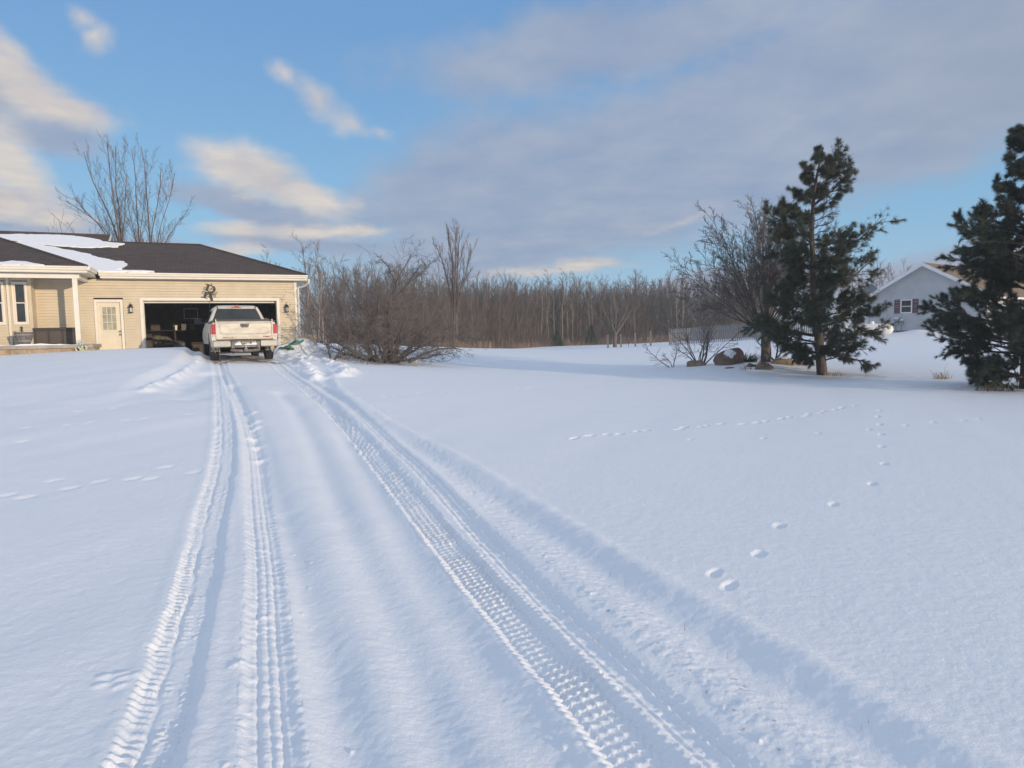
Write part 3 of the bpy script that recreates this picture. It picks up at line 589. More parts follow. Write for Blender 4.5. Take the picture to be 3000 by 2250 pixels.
# ---- things in the garage
def cbx(name,mat_,s,y,z,d,label,cat,rz=0,group=None,flap=True):
    t=hthing(name,s,y,z,label,cat,group,rz); b=MB(); b.box(-d[0]/2,d[0]/2,-d[1]/2,d[1]/2,0,d[2]); b.build('carton',MT[mat_],t,bevel=.008)
    if flap:
        b=MB(); b.cbox((0,-d[1]*.55,d[2]+.01),(d[0]*.96,d[1]*.4,.012),0,.35); b.box(-d[0]*.08,d[0]*.08,-d[1]/2-.004,-d[1]/2-.001,d[2]*.55,d[2]*.98); b.build('flap',MT['cardboard'] if mat_!='boxwhite' else MT['boxwhite'],t)
    return t
sh=hthing('storage_shelf',-2.0,4.9,0,'dark wooden shelf unit inside the garage left of the truck','shelf')
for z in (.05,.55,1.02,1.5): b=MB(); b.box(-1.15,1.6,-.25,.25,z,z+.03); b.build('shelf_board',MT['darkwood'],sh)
for x in (-1.15,.2,1.57):
    for y in (-.25,.21): b=MB(); b.box(x,x+.05,y,y+.04,0,1.9); b.build('upright',MT['darkwood'],sh)
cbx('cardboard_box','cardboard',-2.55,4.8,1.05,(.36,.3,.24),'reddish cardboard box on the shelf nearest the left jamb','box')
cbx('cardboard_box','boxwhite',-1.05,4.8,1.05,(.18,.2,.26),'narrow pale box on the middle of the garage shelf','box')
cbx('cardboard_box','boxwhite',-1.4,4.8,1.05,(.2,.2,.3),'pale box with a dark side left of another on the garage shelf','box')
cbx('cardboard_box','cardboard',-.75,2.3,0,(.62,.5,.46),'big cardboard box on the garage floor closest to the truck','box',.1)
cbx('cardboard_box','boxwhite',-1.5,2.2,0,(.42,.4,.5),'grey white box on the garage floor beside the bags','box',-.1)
jg=hthing('paint_bucket',-1.75,4.75,1.05,'white paint bucket glinting on the garage shelf','bucket'); b=MB(); b.lathe([(0,0),(.08,0),(.095,.2),(.1,.2),(.1,.22),(0,.22)],(0,0,0),14); b.build('tub',MT['white'],jg,smooth=True)
b=MB(); b.tube([(.1*cos(t),.0,.18+.1*sin(t)) for t in np.linspace(0,pi,9)],.004,4); b.build('handle',MT['steelpost'],jg)
def bag(s,y,z,d,label,rz,tilt=0):
    t=hthing('feed_bag',s,y,z,label,'bag','bags heaped in the garage',rz); b=MB(); rr=random.Random(int(s*100)); rings=[]
    for i in range(9):
        u=-1+2*i/8; w_=(1-abs(u)**4*.55); rings.append([(u*d[0]/2,d[1]/2*w_*cos(a)*(1+.12*rr.uniform(-1,1)),d[2]/2+d[2]/2*sin(a)*w_*(1+.15*rr.uniform(-1,1))+tilt*u) for a in np.linspace(0,2*pi,13)[:-1]])
    b.loft(rings); b.build('sack',MT['bag'],t,smooth=True)
    b=MB(); b.cbox((d[0]*.5,0,d[2]*.5+tilt),(.05,d[1]*.5,.02)); b.build('seam',MT['rocklt'],t)
bag(-2.3,2.0,0,(.8,.5,.3),'olive bag lying at the bottom of the garage heap',.1); bag(-2.1,2.05,.27,(.75,.45,.26),'olive bag lying across the top of the garage heap',-.35,.06); bag(-2.15,2.1,.52,(.7,.45,.28),'pale olive bag slumped on top of the heap beside the jamb',.25,-.05); bag(-2.45,1.6,0,(.6,.4,.26),'olive bag in front of the heap by the left jamb',.7)
bn=hthing('plastic_bin',-.15,3.6,0,'dark lidded plastic bin on the garage floor behind the boxes','bin'); b=MB(); b.loft([[(-.28*k_,-.22*k_,z),(.28*k_,-.22*k_,z),(.28*k_,.22*k_,z),(-.28*k_,.22*k_,z)] for z,k_ in ((0,.85),(.45,1),)]); b.build('tub',MT['bin'],bn,bevel=.02); b=MB(); b.box(-.3,.3,-.24,.24,.45,.49); b.build('lid',MT['trkgrey'],bn,bevel=.01)
for s,wd,lb in ((-1.15,.62,'dark framed picture on the garage back wall above the shelf'),(.35,1.3,'wide framed poster high on the garage back wall behind the truck')):
    t=hthing('framed_picture',s,7.08,1.62 if wd<1 else 1.9,lb,'picture'); b=MB(); frame(b,-wd/2,wd/2,0,.5,.025,-.03,0); b.build('frame',MT['rim'],t); b=MB(); b.box(-wd/2+.026,wd/2-.026,-.012,-.004,.026,.474); b.build('print',MT['bin'],t)
# ---- vehicle standing inside the garage
sv=hthing('parked_suv',.42,2.2,.0,'pale vehicle parked inside the garage beyond the white truck','car',None,.03)
b=MB(); rings=[]
for y,zt,hw,hr in ((.0,1.0,.86,.84),(.12,1.06,.90,.86),(.9,1.06,.93,.88),(3.2,1.04,.93,.88),(4.2,.92,.9,.82),(4.5,.7,.82,.75)): rings.append([(-hw*.93,y,.33),(-hw,y,.55),(-hw,y,.85),(-hr,y,zt),(hr,y,zt),(hw,y,.85),(hw,y,.55),(hw*.93,y,.33)])
b.loft(rings); b.build('body',MT['suv'],sv,smooth=35)
b=MB(); rings=[]
for y,z,hw in ((.06,1.04,.84),(.18,1.45,.75),(.45,1.74,.66),(2.3,1.76,.66),(3.1,1.06,.84)): rings.append([(-hw,y,z),(hw,y,z)])
b.loft([[(-.84,.06,1.05),(.84,.06,1.05),(.84,3.2,1.05),(-.84,3.2,1.05)],[(-.70,.38,1.68),(.70,.38,1.68),(.70,2.35,1.68),(-.70,2.35,1.68)],[(-.6,.5,1.76),(.6,.5,1.76),(.6,2.2,1.76),(-.6,2.2,1.76)]]); b.build('cabin',MT['suv'],sv,smooth=35)
b=MB(); b.add([(-.62,.10,1.13),(.62,.10,1.13),(.54,.31,1.60),(-.54,.31,1.60)],[(0,1,2,3)]); b.build('rear_window',MT['pane'],sv,recalc=False)
for sgn in (-1,1):
    b=MB(); b.loft([[(sgn*.90,-.012,.80),(sgn*.72,-.02,.80),(sgn*.74,-.02,1.04),(sgn*.87,-.012,1.04)],[(sgn*.93,.1,.8),(sgn*.72,.1,.8),(sgn*.74,.1,1.04),(sgn*.9,.1,1.04)]]); b.build('tail_light',MT['red'],sv)
b=MB(); b.box(-.88,.88,-.08,.1,.38,.6); b.build('bumper',MT['suv'],sv,bevel=.03)
for sgn in (-1,1):
    for y in (.75,3.5): b=MB(); b.lathe([(.0,-.1),(.25,-.1),(.33,-.07),(.33,.07),(.25,.1),(0,.1)],(sgn*.8,y,.33),18,Matrix.Rotation(pi/2,4,'Y')); b.build('wheel',MT['tyre'],sv,smooth=True)
# ---- snow-covered pile at the garage corner
sd=thing('plastic_sled',(-8.55,27.3,gz(-8.55,27.3)-.04),2.4,'blue green plastic sled half buried on the snow pile by the downspout','sled')
b=MB(); rings=[]
for i in range(9):
    u=i/8; x=-.15+.85*u; h=.30-.28*u; rings.append([(x,-.2,h+.10),(x,-.16,h+.02),(x,0,h),(x,.16,h+.02),(x,.2,h+.10),(x,.17,h+.12),(x,0,h+.06),(x,-.17,h+.12)])
b.loft(rings); b.build('shell',MT['tarpblue'],sd,smooth=True)
b=MB()
for y in (-.1,.08): b.tube([(-.1,y,.36),(.3,y,.22),(.68,y,.1)],.03,6)
b.build('runner_ridge',MT['tarpgreen'],sd,smooth=True)
tp=thing('green_tarp',(-8.95,27.15,gz(-8.95,27.15)),.2,'crumpled green tarp slumped beside the sled','tarp')
b=MB(); n=14; V=[]; F=[]
for i in range(n):
    for j in range(n):
        x=-.3+.6*i/(n-1); y=-.3+.6*j/(n-1); V.append((x,y,.16*math.exp(-(x*x+y*y)*12)+.05*sin(x*17+y*9)*cos(y*13)))
for i in range(n-1):
    for j in range(n-1): F.append((i*n+j,i*n+j+1,(i+1)*n+j+1,(i+1)*n+j))
b.add(V,F); b.build('sheet',MT['tarpgreen'],tp,smooth=True)
sc=thing('snow_shovel',(-9.45,27.2,gz(-9.45,27.2)),.4,'dull red tool with forked ends lying at the garage corner','tool')
b=MB(); b.tube([(-.3,0,.05),(.35,0,.16)],.014,6); b.tube([(.35,0,.16),(.42,.1,.2)],.012,5); b.tube([(.35,0,.16),(.43,-.09,.2)],.012,5); b.build('handle',MT['redplastic'],sc)
b=MB(); b.add([(-.3,-.14,.02),(-.3,.14,.02),(-.55,.15,.01),(-.55,-.15,.01),(-.42,0,-.02)],[(0,1,4),(1,2,4),(2,3,4),(3,0,4)]); b.build('blade',MT['redplastic'],sc,recalc=False)
bf=thing('board_fence',(-12.95,36.4,1.0),0.15,'weathered board fence stepping down behind the garage corner','fence')
b=MB()
for i in range(17):
    x=i*.145; h=1.0 if i<11 else .74; b.box(x,x+.138,0,.022,-.3,h+.02*sin(i*3.7))
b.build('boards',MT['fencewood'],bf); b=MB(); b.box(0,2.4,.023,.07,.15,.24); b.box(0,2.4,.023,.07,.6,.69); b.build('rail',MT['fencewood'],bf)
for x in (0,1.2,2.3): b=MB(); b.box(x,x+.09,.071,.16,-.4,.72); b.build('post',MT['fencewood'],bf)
# ------------------------------------------------------------------ the white pickup (x right, y forward, origin on the ground between the rear wheels)
tk=thing('pickup_truck',(-8.43,21.27,.965),radians(27),'dirty white pickup truck backed up to the open garage','truck'); tk.scale=(.95,1,1)
def prof(t):       # half width of the side from sill (0) to rail (1)
    return float(np.interp(t,[0,.08,.3,.55,.78,.92,1],[.90,.945,.972,.975,.965,.94,.90]))
b=MB()
for sgn in (-1,1):
    ys=sorted(set([round(v,3) for v in np.linspace(-1.17,4.45,70)]+[round(c+.45*cos(a),3) for c in (0,3.65) for a in np.linspace(0,pi,15)])); rings=[]
    for y in ys:
        zb=.50
        for c in (0,3.65):
            if abs(y-c)<.45: zb=max(zb,.40+sqrt(.45**2-(y-c)**2)*1.02)
        zt=1.14 if y<.82 else (1.16 if y<3.0 else 1.13-.05*(y-3)); pin=1-.05*max(0,(y-3.4))/1.05-(.02 if y<-1.1 else 0); fl=0
        for c in (0,3.65): fl=max(fl,.018*math.exp(-((abs(y-c)-.47)/.09)**2))
        rings.append([(sgn*(prof((z-.45)/(zt-.45))*pin+fl*(1-(z-zb)/(zt-zb))),y,z) for z in np.linspace(zb,zt,9)]+[(sgn*.84*pin,y,zt-.004),(sgn*.84*pin,y,zb+.02)])
    b.loft(rings)
b.build('body_side',MT['trk'],tk,smooth=35)
b=MB(); b.box(-.84,.84,.70,.82,.55,1.13); b.box(-.84,.84,-1.10,.7,.60,.66); b.build('bed_floor',MT['trkdk'],tk)
b=MB(); b.box(-.86,.86,-1.10,.80,1.15,1.225); b.box(-.93,-.85,-1.13,.8,1.142,1.19); b.box(.85,.93,-1.13,.8,1.142,1.19)
for i in range(5): b.box(-.84,.84,-1.0+i*.4,-.97+i*.4,1.225,1.235)
b.build('bed_cover',MT['tonneau'],tk,bevel=.008)
b=MB(); b.loft([[(-.80,3.0,.8),(.80,3.0,.8),(.80,3.0,1.12),(.45,3.0,1.17),(-.45,3.0,1.17),(-.80,3.0,1.12)],[(-.78,4.2,.8),(.78,4.2,.8),(.78,4.2,1.06),(.42,4.2,1.10),(-.42,4.2,1.10),(-.78,4.2,1.06)],[(-.72,4.5,.6),(.72,4.5,.6),(.72,4.5,1.0),(.4,4.5,1.03),(-.4,4.5,1.03),(-.72,4.5,1.0)]]); b.build('hood',MT['trk'],tk,smooth=35)
# cab greenhouse
def cabring(z,hw,y0,y1,r):
    P=[]
    for cx,cy,a0_ in ((hw-r,y1-r,0),(-hw+r,y1-r,pi/2),(-hw+r,y0+r,pi),(hw-r,y0+r,1.5*pi)):
        for i in range(5): a=a0_+i*pi/8; P.append((cx+r*cos(a),cy+r*sin(a),z))
    return P
b=MB(); b.loft([cabring(1.05,.92,.84,3.25,.06),cabring(1.17,.915,.845,3.2,.07),cabring(1.4,.82,.91,2.9,.08),cabring(1.6,.735,.99,2.6,.1),cabring(1.685,.69,1.06,2.45,.12),cabring(1.735,.6,1.2,2.3,.14),cabring(1.75,.4,1.4,2.1,.15)]); b.build('cab',MT['trk'],tk,smooth=50)
def cabx(z): return float(np.interp(z,[1.17,1.4,1.6,1.685],[.915,.82,.735,.69]))
def caby(z): return float(np.interp(z,[1.17,1.4,1.6,1.685],[.845,.91,.99,1.06]))
b=MB(); zs=np.linspace(1.2,1.625,6); b.loft([[(-(cabx(z)-.105),caby(z)-.012,z),((cabx(z)-.105),caby(z)-.012,z),((cabx(z)-.105),caby(z)+.02,z),(-(cabx(z)-.105),caby(z)+.02,z)] for z in zs]); b.build('rear_window',MT['pane'],tk)
for sgn in (-1,1):
    for ya,yb in ((1.15,1.85),(1.95,2.75)):
        b=MB(); zs=np.linspace(1.19,1.58,4); b.loft([[(sgn*(cabx(z)+.006),max(ya,caby(z)+.12),z),(sgn*(cabx(z)+.006),min(yb,3.05-(z-1.17)*1.35),z),(sgn*(cabx(z)-.03),min(yb,3.05-(z-1.17)*1.35),z),(sgn*(cabx(z)-.03),max(ya,caby(z)+.12),z)] for z in zs]); b.build('side_window',MT['pane'],tk)
    b=MB(); b.tube([(sgn*.9,2.85,1.2),(sgn*1.02,2.82,1.22)],.03,6); b.cbox((sgn*1.13,2.84,1.27),(.24,.11,.2)); m_=b.build('mirror',MT['trkgrey'],tk,bevel=.03); m_.data.materials[0]=MT['tonneau']
b=MB(); b.cbox((0,1.035,1.685),(.30,.05,.036),0,-.5); bl=b.build('brake_light',MT['red'],tk,bevel=.012)
for sgn in (-1,1): b=MB(); b.cbox((sgn*.115,1.008,1.688),(.07,.014,.026),0,-.5); b.build('cargo_lens',MT['lampwhite'],bl)
for sgn in (-1,1): b=MB(); b.cbox((sgn*.60,1.03,1.66),(.02,.05,.09),0,-.5,sgn*.25); b.build('roof_seam',MT['tonneau'],tk)
# tailgate: pressed panel with a rounded lower outline, on a height grid
b=MB(); nx,nz=64,40; V=[]; F=[]
for j in range(nz+1):
    for i in range(nx+1):
        x=-.80+1.6*i/nx; z=.645+.505*j/nz
        qx=max(abs(x)-.62,0); qz=max(.90-z,0); inn=ss(.115,.085,np.float64(math.hypot(qx,qz))) if z<.90 else ss(.115,.085,np.float64(qx+.045*(z-.9)/.25*0))
        y=-1.185-.016*float(inn)-.018*math.exp(-((z-.80)/.012)**2)*0-.03*float(ss(.12,.14,np.float64(z-1.0)))*0
        y-=.028*float(ss(1.10,1.145,np.float64(z)))
        V.append((x,y,z))
for j in range(nz):
    for i in range(nx): a=j*(nx+1)+i; F.append((a,a+1,a+nx+2,a+nx+1))
b.add(V,F); b.box(-.80,.80,-1.17,-1.12,.65,1.14); tg=b.build('tailgate',MT['trk'],tk,smooth=50)
b=MB(); b.box(-.80,.80,-1.235,-1.11,1.1505,1.166); b.build('spoiler_lip',MT['trk'],tg,bevel=.006)
for sgn in (-1,1):
    b=MB(); b.loft([[(sgn*.835,-1.20,.66),(sgn*.80,-1.205,.66),(sgn*.80,-1.15,.66),(sgn*.835,-1.15,.66)],[(sgn*.835,-1.23,1.13),(sgn*.795,-1.23,1.13),(sgn*.795,-1.13,1.13),(sgn*.835,-1.13,1.13)],[(sgn*.832,-1.21,1.235),(sgn*.812,-1.21,1.235),(sgn*.812,-1.18,1.235),(sgn*.832,-1.18,1.235)]]); b.build('corner_fin',MT['trk'],tg)
b=MB(); b.loft([[(-.12,-1.215,1.10),(.12,-1.215,1.10),(.135,-1.215,1.075),(.11,-1.215,1.0),(.09,-1.215,.985),(-.09,-1.215,.985),(-.11,-1.215,1.0),(-.135,-1.215,1.075)],[(-.12,-1.19,1.10),(.12,-1.19,1.10),(.135,-1.19,1.075),(.11,-1.19,1.0),(.09,-1.19,.985),(-.09,-1.19,.985),(-.11,-1.19,1.0),(-.135,-1.19,1.075)]]); hb=b.build('handle_bezel',MT['trkgrey'],tg); b=MB(); b.box(-.08,.08,-1.222,-1.2155,1.02,1.065); b.build('handle',MT['tonneau'],hb)
text_mesh('GMC',.066,MT['badge'],'lettering',tg,(.65,-1.195,.705),sx=1.6,depth=.004,bold=.002)
text_mesh('SIERRA',.052,MT['badgeworn'],'lettering',tg,(-.49,-1.195,.69),sx=2.0,depth=.004,bold=.002)
# rear quarter ends, lamps
for sgn in (-1,1):
    b=MB(); b.loft([[(sgn*.84,-1.165,z),(sgn*(prof((z-.45)/.7)*.985),-1.165,z),(sgn*(prof((z-.45)/.7)*.985),-1.10,z),(sgn*.84,-1.10,z)] for z in np.linspace(.52,1.14,9)]); b.build('rear_corner',MT['trk'],tk)
    b=MB(); b.loft([[(sgn*.842,-1.19,z),(sgn*(prof((z-.45)/.7)-.05),-1.19,z),(sgn*(prof((z-.45)/.7)+.004),-1.15,z),(sgn*(prof((z-.45)/.7)+.004),-1.04,z),(sgn*.842,-1.04,z)] for z in np.linspace(.80,1.09,7)]); b.build('tail_light',MT['red'],tk)
    b=MB(); b.loft([[(sgn*.842,-1.188,z),(sgn*(prof((z-.45)/.7)-.05),-1.188,z),(sgn*(prof((z-.45)/.7)+.004),-1.15,z),(sgn*(prof((z-.45)/.7)+.004),-1.06,z),(sgn*.842,-1.06,z)] for z in np.linspace(.725,.797,3)]); b.build('reverse_light',MT['lampwhite'],tk)
    b=MB(); b.loft([[(sgn*.46,-1.30,.42),(sgn*.90,-1.27,.42),(sgn*.965,-1.18,.42),(sgn*.965,-1.0,.42),(sgn*.46,-1.0,.42)],[(sgn*.44,-1.335,.45),(sgn*.91,-1.31,.45),(sgn*.985,-1.20,.45),(sgn*.985,-1.0,.45),(sgn*.44,-1.0,.45)],[(sgn*.44,-1.335,.57),(sgn*.91,-1.31,.57),(sgn*.985,-1.20,.57),(sgn*.985,-1.0,.57),(sgn*.44,-1.0,.57)],[(sgn*.45,-1.31,.60),(sgn*.90,-1.28,.60),(sgn*.97,-1.18,.60),(sgn*.97,-1.0,.60),(sgn*.45,-1.0,.60)]]); b.build('bumper_end',MT['trklow'],tk,smooth=30)
    b=MB(); b.box(sgn*.37-.05,sgn*.37+.05,-1.325,-1.1,.38,.585); b.build('bumper_step',MT['trkgrey'],tk,bevel=.015)
b=MB(); b.box(-.32,.32,-1.22,-1.05,.46,.62); b.box(-.32,.32,-1.30,-1.05,.40,.47); b.box(-.9,.9,-1.30,-1.02,.602,.622); cb=b.build('bumper_centre',MT['trkgrey'],tk,bevel=.012)
b=MB(); b.box(-.125,.135,-1.245,-1.225,.495,.605); pt=b.build('licence_plate',MT['plate'],tk,bevel=.004)
text_mesh('5NVU62',.068,MT['plateyel'],'lettering',pt,(.0,-1.248,.54),sx=.95,depth=.002,bold=.001)
b=MB(); b.box(.1,.133,-1.25,-1.246,.565,.6); b.build('sticker',MT['red'],pt)
# snow packed in the bumper recess
b=MB(); rings=[]
for x in np.linspace(-.315,.315,20):
    h=.10+.02*sin(x*23)+.02*sin(x*9+1)-(.075 if -.14<x<.15 else 0); rings.append([(x,-1.32,.472),(x,-1.325,.472+h*.45),(x,-1.26,.472+h),(x,-1.222,.472+h*1.05),(x,-1.222,.472)])
b.loft(rings); sn=b.build('bumper_snow',MT['snow_roof'],None,smooth=True); sn.matrix_world=Matrix.Translation(tk.location)@Matrix.Rotation(radians(27),4,'Z')@Matrix.Diagonal((.95,1,1,1)); tag(sn,'ledge of packed snow around the truck licence plate','snow')
b=MB(); b.tube([(-.42,-1.12,.33),(-.2,-1.2,.305),(.2,-1.2,.305),(.42,-1.12,.33)],.045,8); b.box(-.05,.05,-1.33,-1.1,.29,.37); hi=b.build('hitch',MT['trkgrey'],tk); b=MB(); b.lathe([(0,0),(.02,0),(.012,.03),(.028,.05),(.02,.075),(0,.08)],(0,-1.31,.37),10); b.build('hitch_ball',MT['lampwhite'],hi,smooth=True)
b=MB(); b.box(-.62,.62,-.95,4.2,.42,.58); b.box(-.5,-.38,-1.0,4.2,.36,.46); b.box(.38,.5,-1.0,4.2,.36,.46); b.tube([(-.72,0,.38),(.72,0,.38)],.05,8); b.lathe([(.0,-.13),(.12,-.12),(.14,0),(.12,.12),(0,.13)],(0,0,.38),12,Matrix.Rotation(pi/2,4,'X')); b.lathe([(.0,-.1),(.33,-.1),(.37,-.05),(.37,.05),(.33,.1),(0,.1)],(0,-.62,.46),18); b.build('underbody',MT['trkdk'],tk)
b=MB(); b.tube([(-.30,-.3,.34),(-.32,-1.0,.30),(-.36,-1.16,.25)],.036,8); b.build('exhaust',MT['trkdk'],tk,smooth=True)
def wheel(sgn,y,m_):
    M=Matrix.Rotation(pi/2,4,'Y'); b=MB(); b.lathe([(.22,-.125),(.34,-.125),(.385,-.10),(.39,-.06),(.39,.06),(.385,.10),(.34,.125),(.22,.125)],(sgn*.835,y,.39),36,M)
    for i in range(36):
        a=2*pi*i/36
        for x,da in ((-.09,0),(-.03,.08),(.03,0),(.09,.08)): b.cbox((sgn*.835+x,y+.394*cos(a+da),.39+.394*sin(a+da)),(.045,.04,.014),0,a+da+pi/2)
    t_=b.build('wheel',m_,tk,smooth=30)
    b=MB(); b.lathe([(0,-.04),(.06,-.045),(.20,-.02),(.235,-.05),(.235,.05),(0,.05)],(sgn*(.835+.05),y,.39),20,Matrix.Rotation(-sgn*pi/2,4,'Y')); b.build('rim',MT['rim'],t_,smooth=30)
for sgn in (-1,1): wheel(sgn,0,MT['tyre'] if sgn<0 else MT['tyresnow']); wheel(sgn,3.65,MT['tyresnow'])
for sgn in (-1,1):
    b=MB(); b.cbox((sgn*.82,-.52,.45),(.30,.02,.34),0,.12); fl=b.build('mud_flap',MT['trkgrey'],tk)
    b=MB(); rr=random.Random(4+sgn)
    for i in range(9):
        x=sgn*(.72+.2*rr.random()); L=.06+.2*rr.random(); b.tube([(x,-.60,.47),(x,-.60,.47-L*.5),(x+.005,-.60,.47-L)],[.03,.018,.003],6)
    b.build('icicle',MT['ice'],fl,smooth=True)
# ------------------------------------------------------------------ grey house behind the pines (local x along the gable wall, y inward)
GR=radians(-52); GO=Vector((24.65,47.1,1.05)); GW=7.0
gh=thing('grey_house',GO,GR,'grey sided house with a white gable trim and tan roof behind the pines','house')
def gclip(z):
    if z<2.5: return (0,GW)
    t=(z-2.5)/2.0*(GW/2); return (t,GW-t)
b=MB(); siding(b,0,GW,.25,4.5,0,[(2.12,2.84,1.40,2.28)],step=.115,lip=.018,clip=gclip); b.box(0,2.12,.02,.1,.2,2.5); b.box(2.84,GW,.02,.1,.2,2.5); b.box(2.12,2.84,.02,.1,2.28,2.5); b.box(2.12,2.84,.02,.1,.2,1.4)
b.prism([(0.1,.03,2.5),(GW-.1,.03,2.5),(GW/2,.03,4.42)],(0,.06,0)); b.build('wall',MT['gsiding'],gh)
b=MB()
for i in range(20): b.add([(GW+.02,0,.25+i*.115),(GW+.02,14,.25+i*.115),(GW,14,.365+i*.115),(GW,0,.365+i*.115)],[(0,1,2,3)])
b.box(GW-.1,GW-.001,.1,14,.2,2.5); b.build('wall',MT['gsiding'],gh,recalc=False)
b=MB(); b.box(0,.1,.1,14,.2,2.5); b.box(.1,GW-.1,13.9,14,.2,2.5); b.build('wall',MT['gsiding'],gh)
b=MB(); b.box(-.0,GW,.0,13.9,-.6,.24); b.build('foundation',mat('red_block_base',(.17,.09,.08),.9,0,.2,4),gh)
b=MB(); sl=2.0/(GW/2); ov=.35
for sgn in (-1,1):
    x0=GW/2; x1=GW/2+sgn*(GW/2+.45); z0=4.62; z1=4.62-sl*(GW/2+.45)
    b.prism([(x0,-ov,z0),(x1,-ov,z1),(x1,14.3,z1),(x0,14.3,z0)],(0,0,-.06))
grf=b.build('roof',MT['brownroof'],gh)
b=MB()
for sgn in (-1,1):
    x0=GW/2; x1=GW/2+sgn*(GW/2+.47); z0=4.585; z1=z0-sl*(GW/2+.47)
    b.prism([(x0,-ov-.03,z0+.03),(x1,-ov-.03,z1+.03),(x1,-ov-.03,z1-.2),(x0,-ov-.03,z0-.2)],(0,.03,0))
    b.prism([(x0,-ov,z0-.09),(x1,-ov,z1-.09),(x1,0,z1-.09),(x0,0,z0-.09)],(0,0,-.02))
b.build('rake_trim',MT['gtrim'],grf)
b=MB(); b.box(-.47,-.36,-.3,14.2,2.12,2.25); b.box(GW+.36,GW+.47,-.3,14.2,2.12,2.25); b.build('gutter',MT['gtrim'],gh)
b=MB(); b.box(-.06,.04,-.04,.06,.2,2.3); b.build('corner_trim',MT['gtrim'],gh)
b=MB(); b.tube([(-.42,-.25,2.12),(-.3,-.2,2.0),(-.02,-.1,1.9),(-.02,-.1,.2)],.045,6); b.build('downspout',MT['gtrim'],gh)
b=MB(); frame(b,2.12,2.84,1.40,2.28,.06,-.05,.03); wd=b.build('window',MT['gtrim'],gh)
b=MB(); b.box(2.18,2.78,-.0,.02,1.82,1.86); b.build('sash',MT['gtrim'],wd)
b=MB(); b.box(2.18,2.78,.021,.03,1.46,2.22); b.build('pane',MT['pane'],wd)
for x in (1.74,2.87):
    b=MB(); frame(b,x,x+.35,1.38,2.30,.05,-.045,-.0)
    for i in range(12): b.box(x+.05,x+.3,-.03,-.008,1.44+i*.068,1.48+i*.068)
    b.box(x+.05,x+.3,-.012,-.002,1.43,2.25); b.build('shutter',MT['shutter'],gh)
for x,y,z,d,lb in ((1.92,-.09,.62,(.26,.16,.42),'larger snow-capped meter box on the grey gable wall'),(2.27,-.08,.66,(.18,.14,.26),'smaller meter box right of the larger one on the grey wall')):
    P=GO+Matrix.Rotation(GR,3,'Z')@Vector((x,y,z)); t=thing('meter_box',P,GR,lb,'meter','utility boxes on the grey house')
    b=MB(); b.box(-d[0]/2,d[0]/2,-d[1]/2,d[1]/2,0,d[2]); b.build('case',MT['meter'],t,bevel=.015)
    b=MB(); b.tube([(-.06,0,.0),(-.06,0,-.7)],.03,6); b.build('conduit',MT['meter'],t)
    b=MB(); b.lathe([(0,0),(.08,0),(.08,.05),(0,.06)],(0,-d[1]/2,d[2]*.55),12,Matrix.Rotation(pi/2,4,'X')); b.build('dial',MT['dish'],t)
    b=MB(); b.loft([[(-d[0]/2-.01,-d[1]/2-.01,d[2]),(d[0]/2+.01,-d[1]/2-.01,d[2]),(d[0]/2+.01,d[1]/2,d[2]),(-d[0]/2-.01,d[1]/2,d[2])],[(-d[0]*.3,-d[1]*.3,d[2]+.08),(d[0]*.3,-d[1]*.3,d[2]+.08),(d[0]*.3,d[1]*.4,d[2]+.08),(-d[0]*.3,d[1]*.4,d[2]+.08)]]); s_=b.build('meter_snow',MT['snow_roof'],None,smooth=True); s_.matrix_world=Matrix.Translation(P)@Matrix.Rotation(GR,4,'Z'); tag(s_,'cap of snow on the '+('larger' if d[0]>.2 else 'smaller')+' meter box of the grey house','snow')
ds=thing('satellite_dish',GO+Matrix.Rotation(GR,3,'Z')@Vector((-.35,1.0,2.38)),GR+.5,'grey satellite dish on the eave of the grey house','dish')
M=Matrix.Translation((0,0,.75))@Matrix.Rotation(radians(62),4,'X'); b=MB(); b.lathe([(0,0),(.2,.02),(.36,.07),(.40,.10),(.40,.11),(.35,.085),(.2,.035),(0,.015)],(0,0,0),20,M); b.build('reflector',MT['dish'],ds,smooth=True)
b=MB(); b.tube([(0,0,0),(0,.04,.4),(0,.02,.72)],.03,6); b.tube([(0,-.05,.45),(0,-.5,.55)],.015,5); b.build('mast',MT['dish'],ds)
tkz=gz(22.2,41.5); tn=thing('propane_tank',(22.0,41.5,tkz),radians(-28),'white propane tank lying in snow left of the grey house','tank')
b=MB(); M=Matrix.Rotation(pi/2,4,'Y'); b.lathe([(0,-1.15),(.14,-1.12),(.25,-1.03),(.33,-.88),(.36,-.7),(.36,.7),(.33,.88),(.25,1.03),(.14,1.12),(0,1.15)],(0,0,.5),24,M); b.build('vessel',MT['tank'],tn,smooth=True)
b=MB(); b.lathe([(.0,0),(.12,0),(.12,.12),(.08,.17),(0,.18)],(0,0,.84),12); b.build('valve_dome',MT['gtrim'],tn,smooth=True)
for x in (-.6,.6): b=MB(); b.box(x-.06,x+.06,-.25,.25,-.3,.2); b.build('leg',MT['meter'],tn)
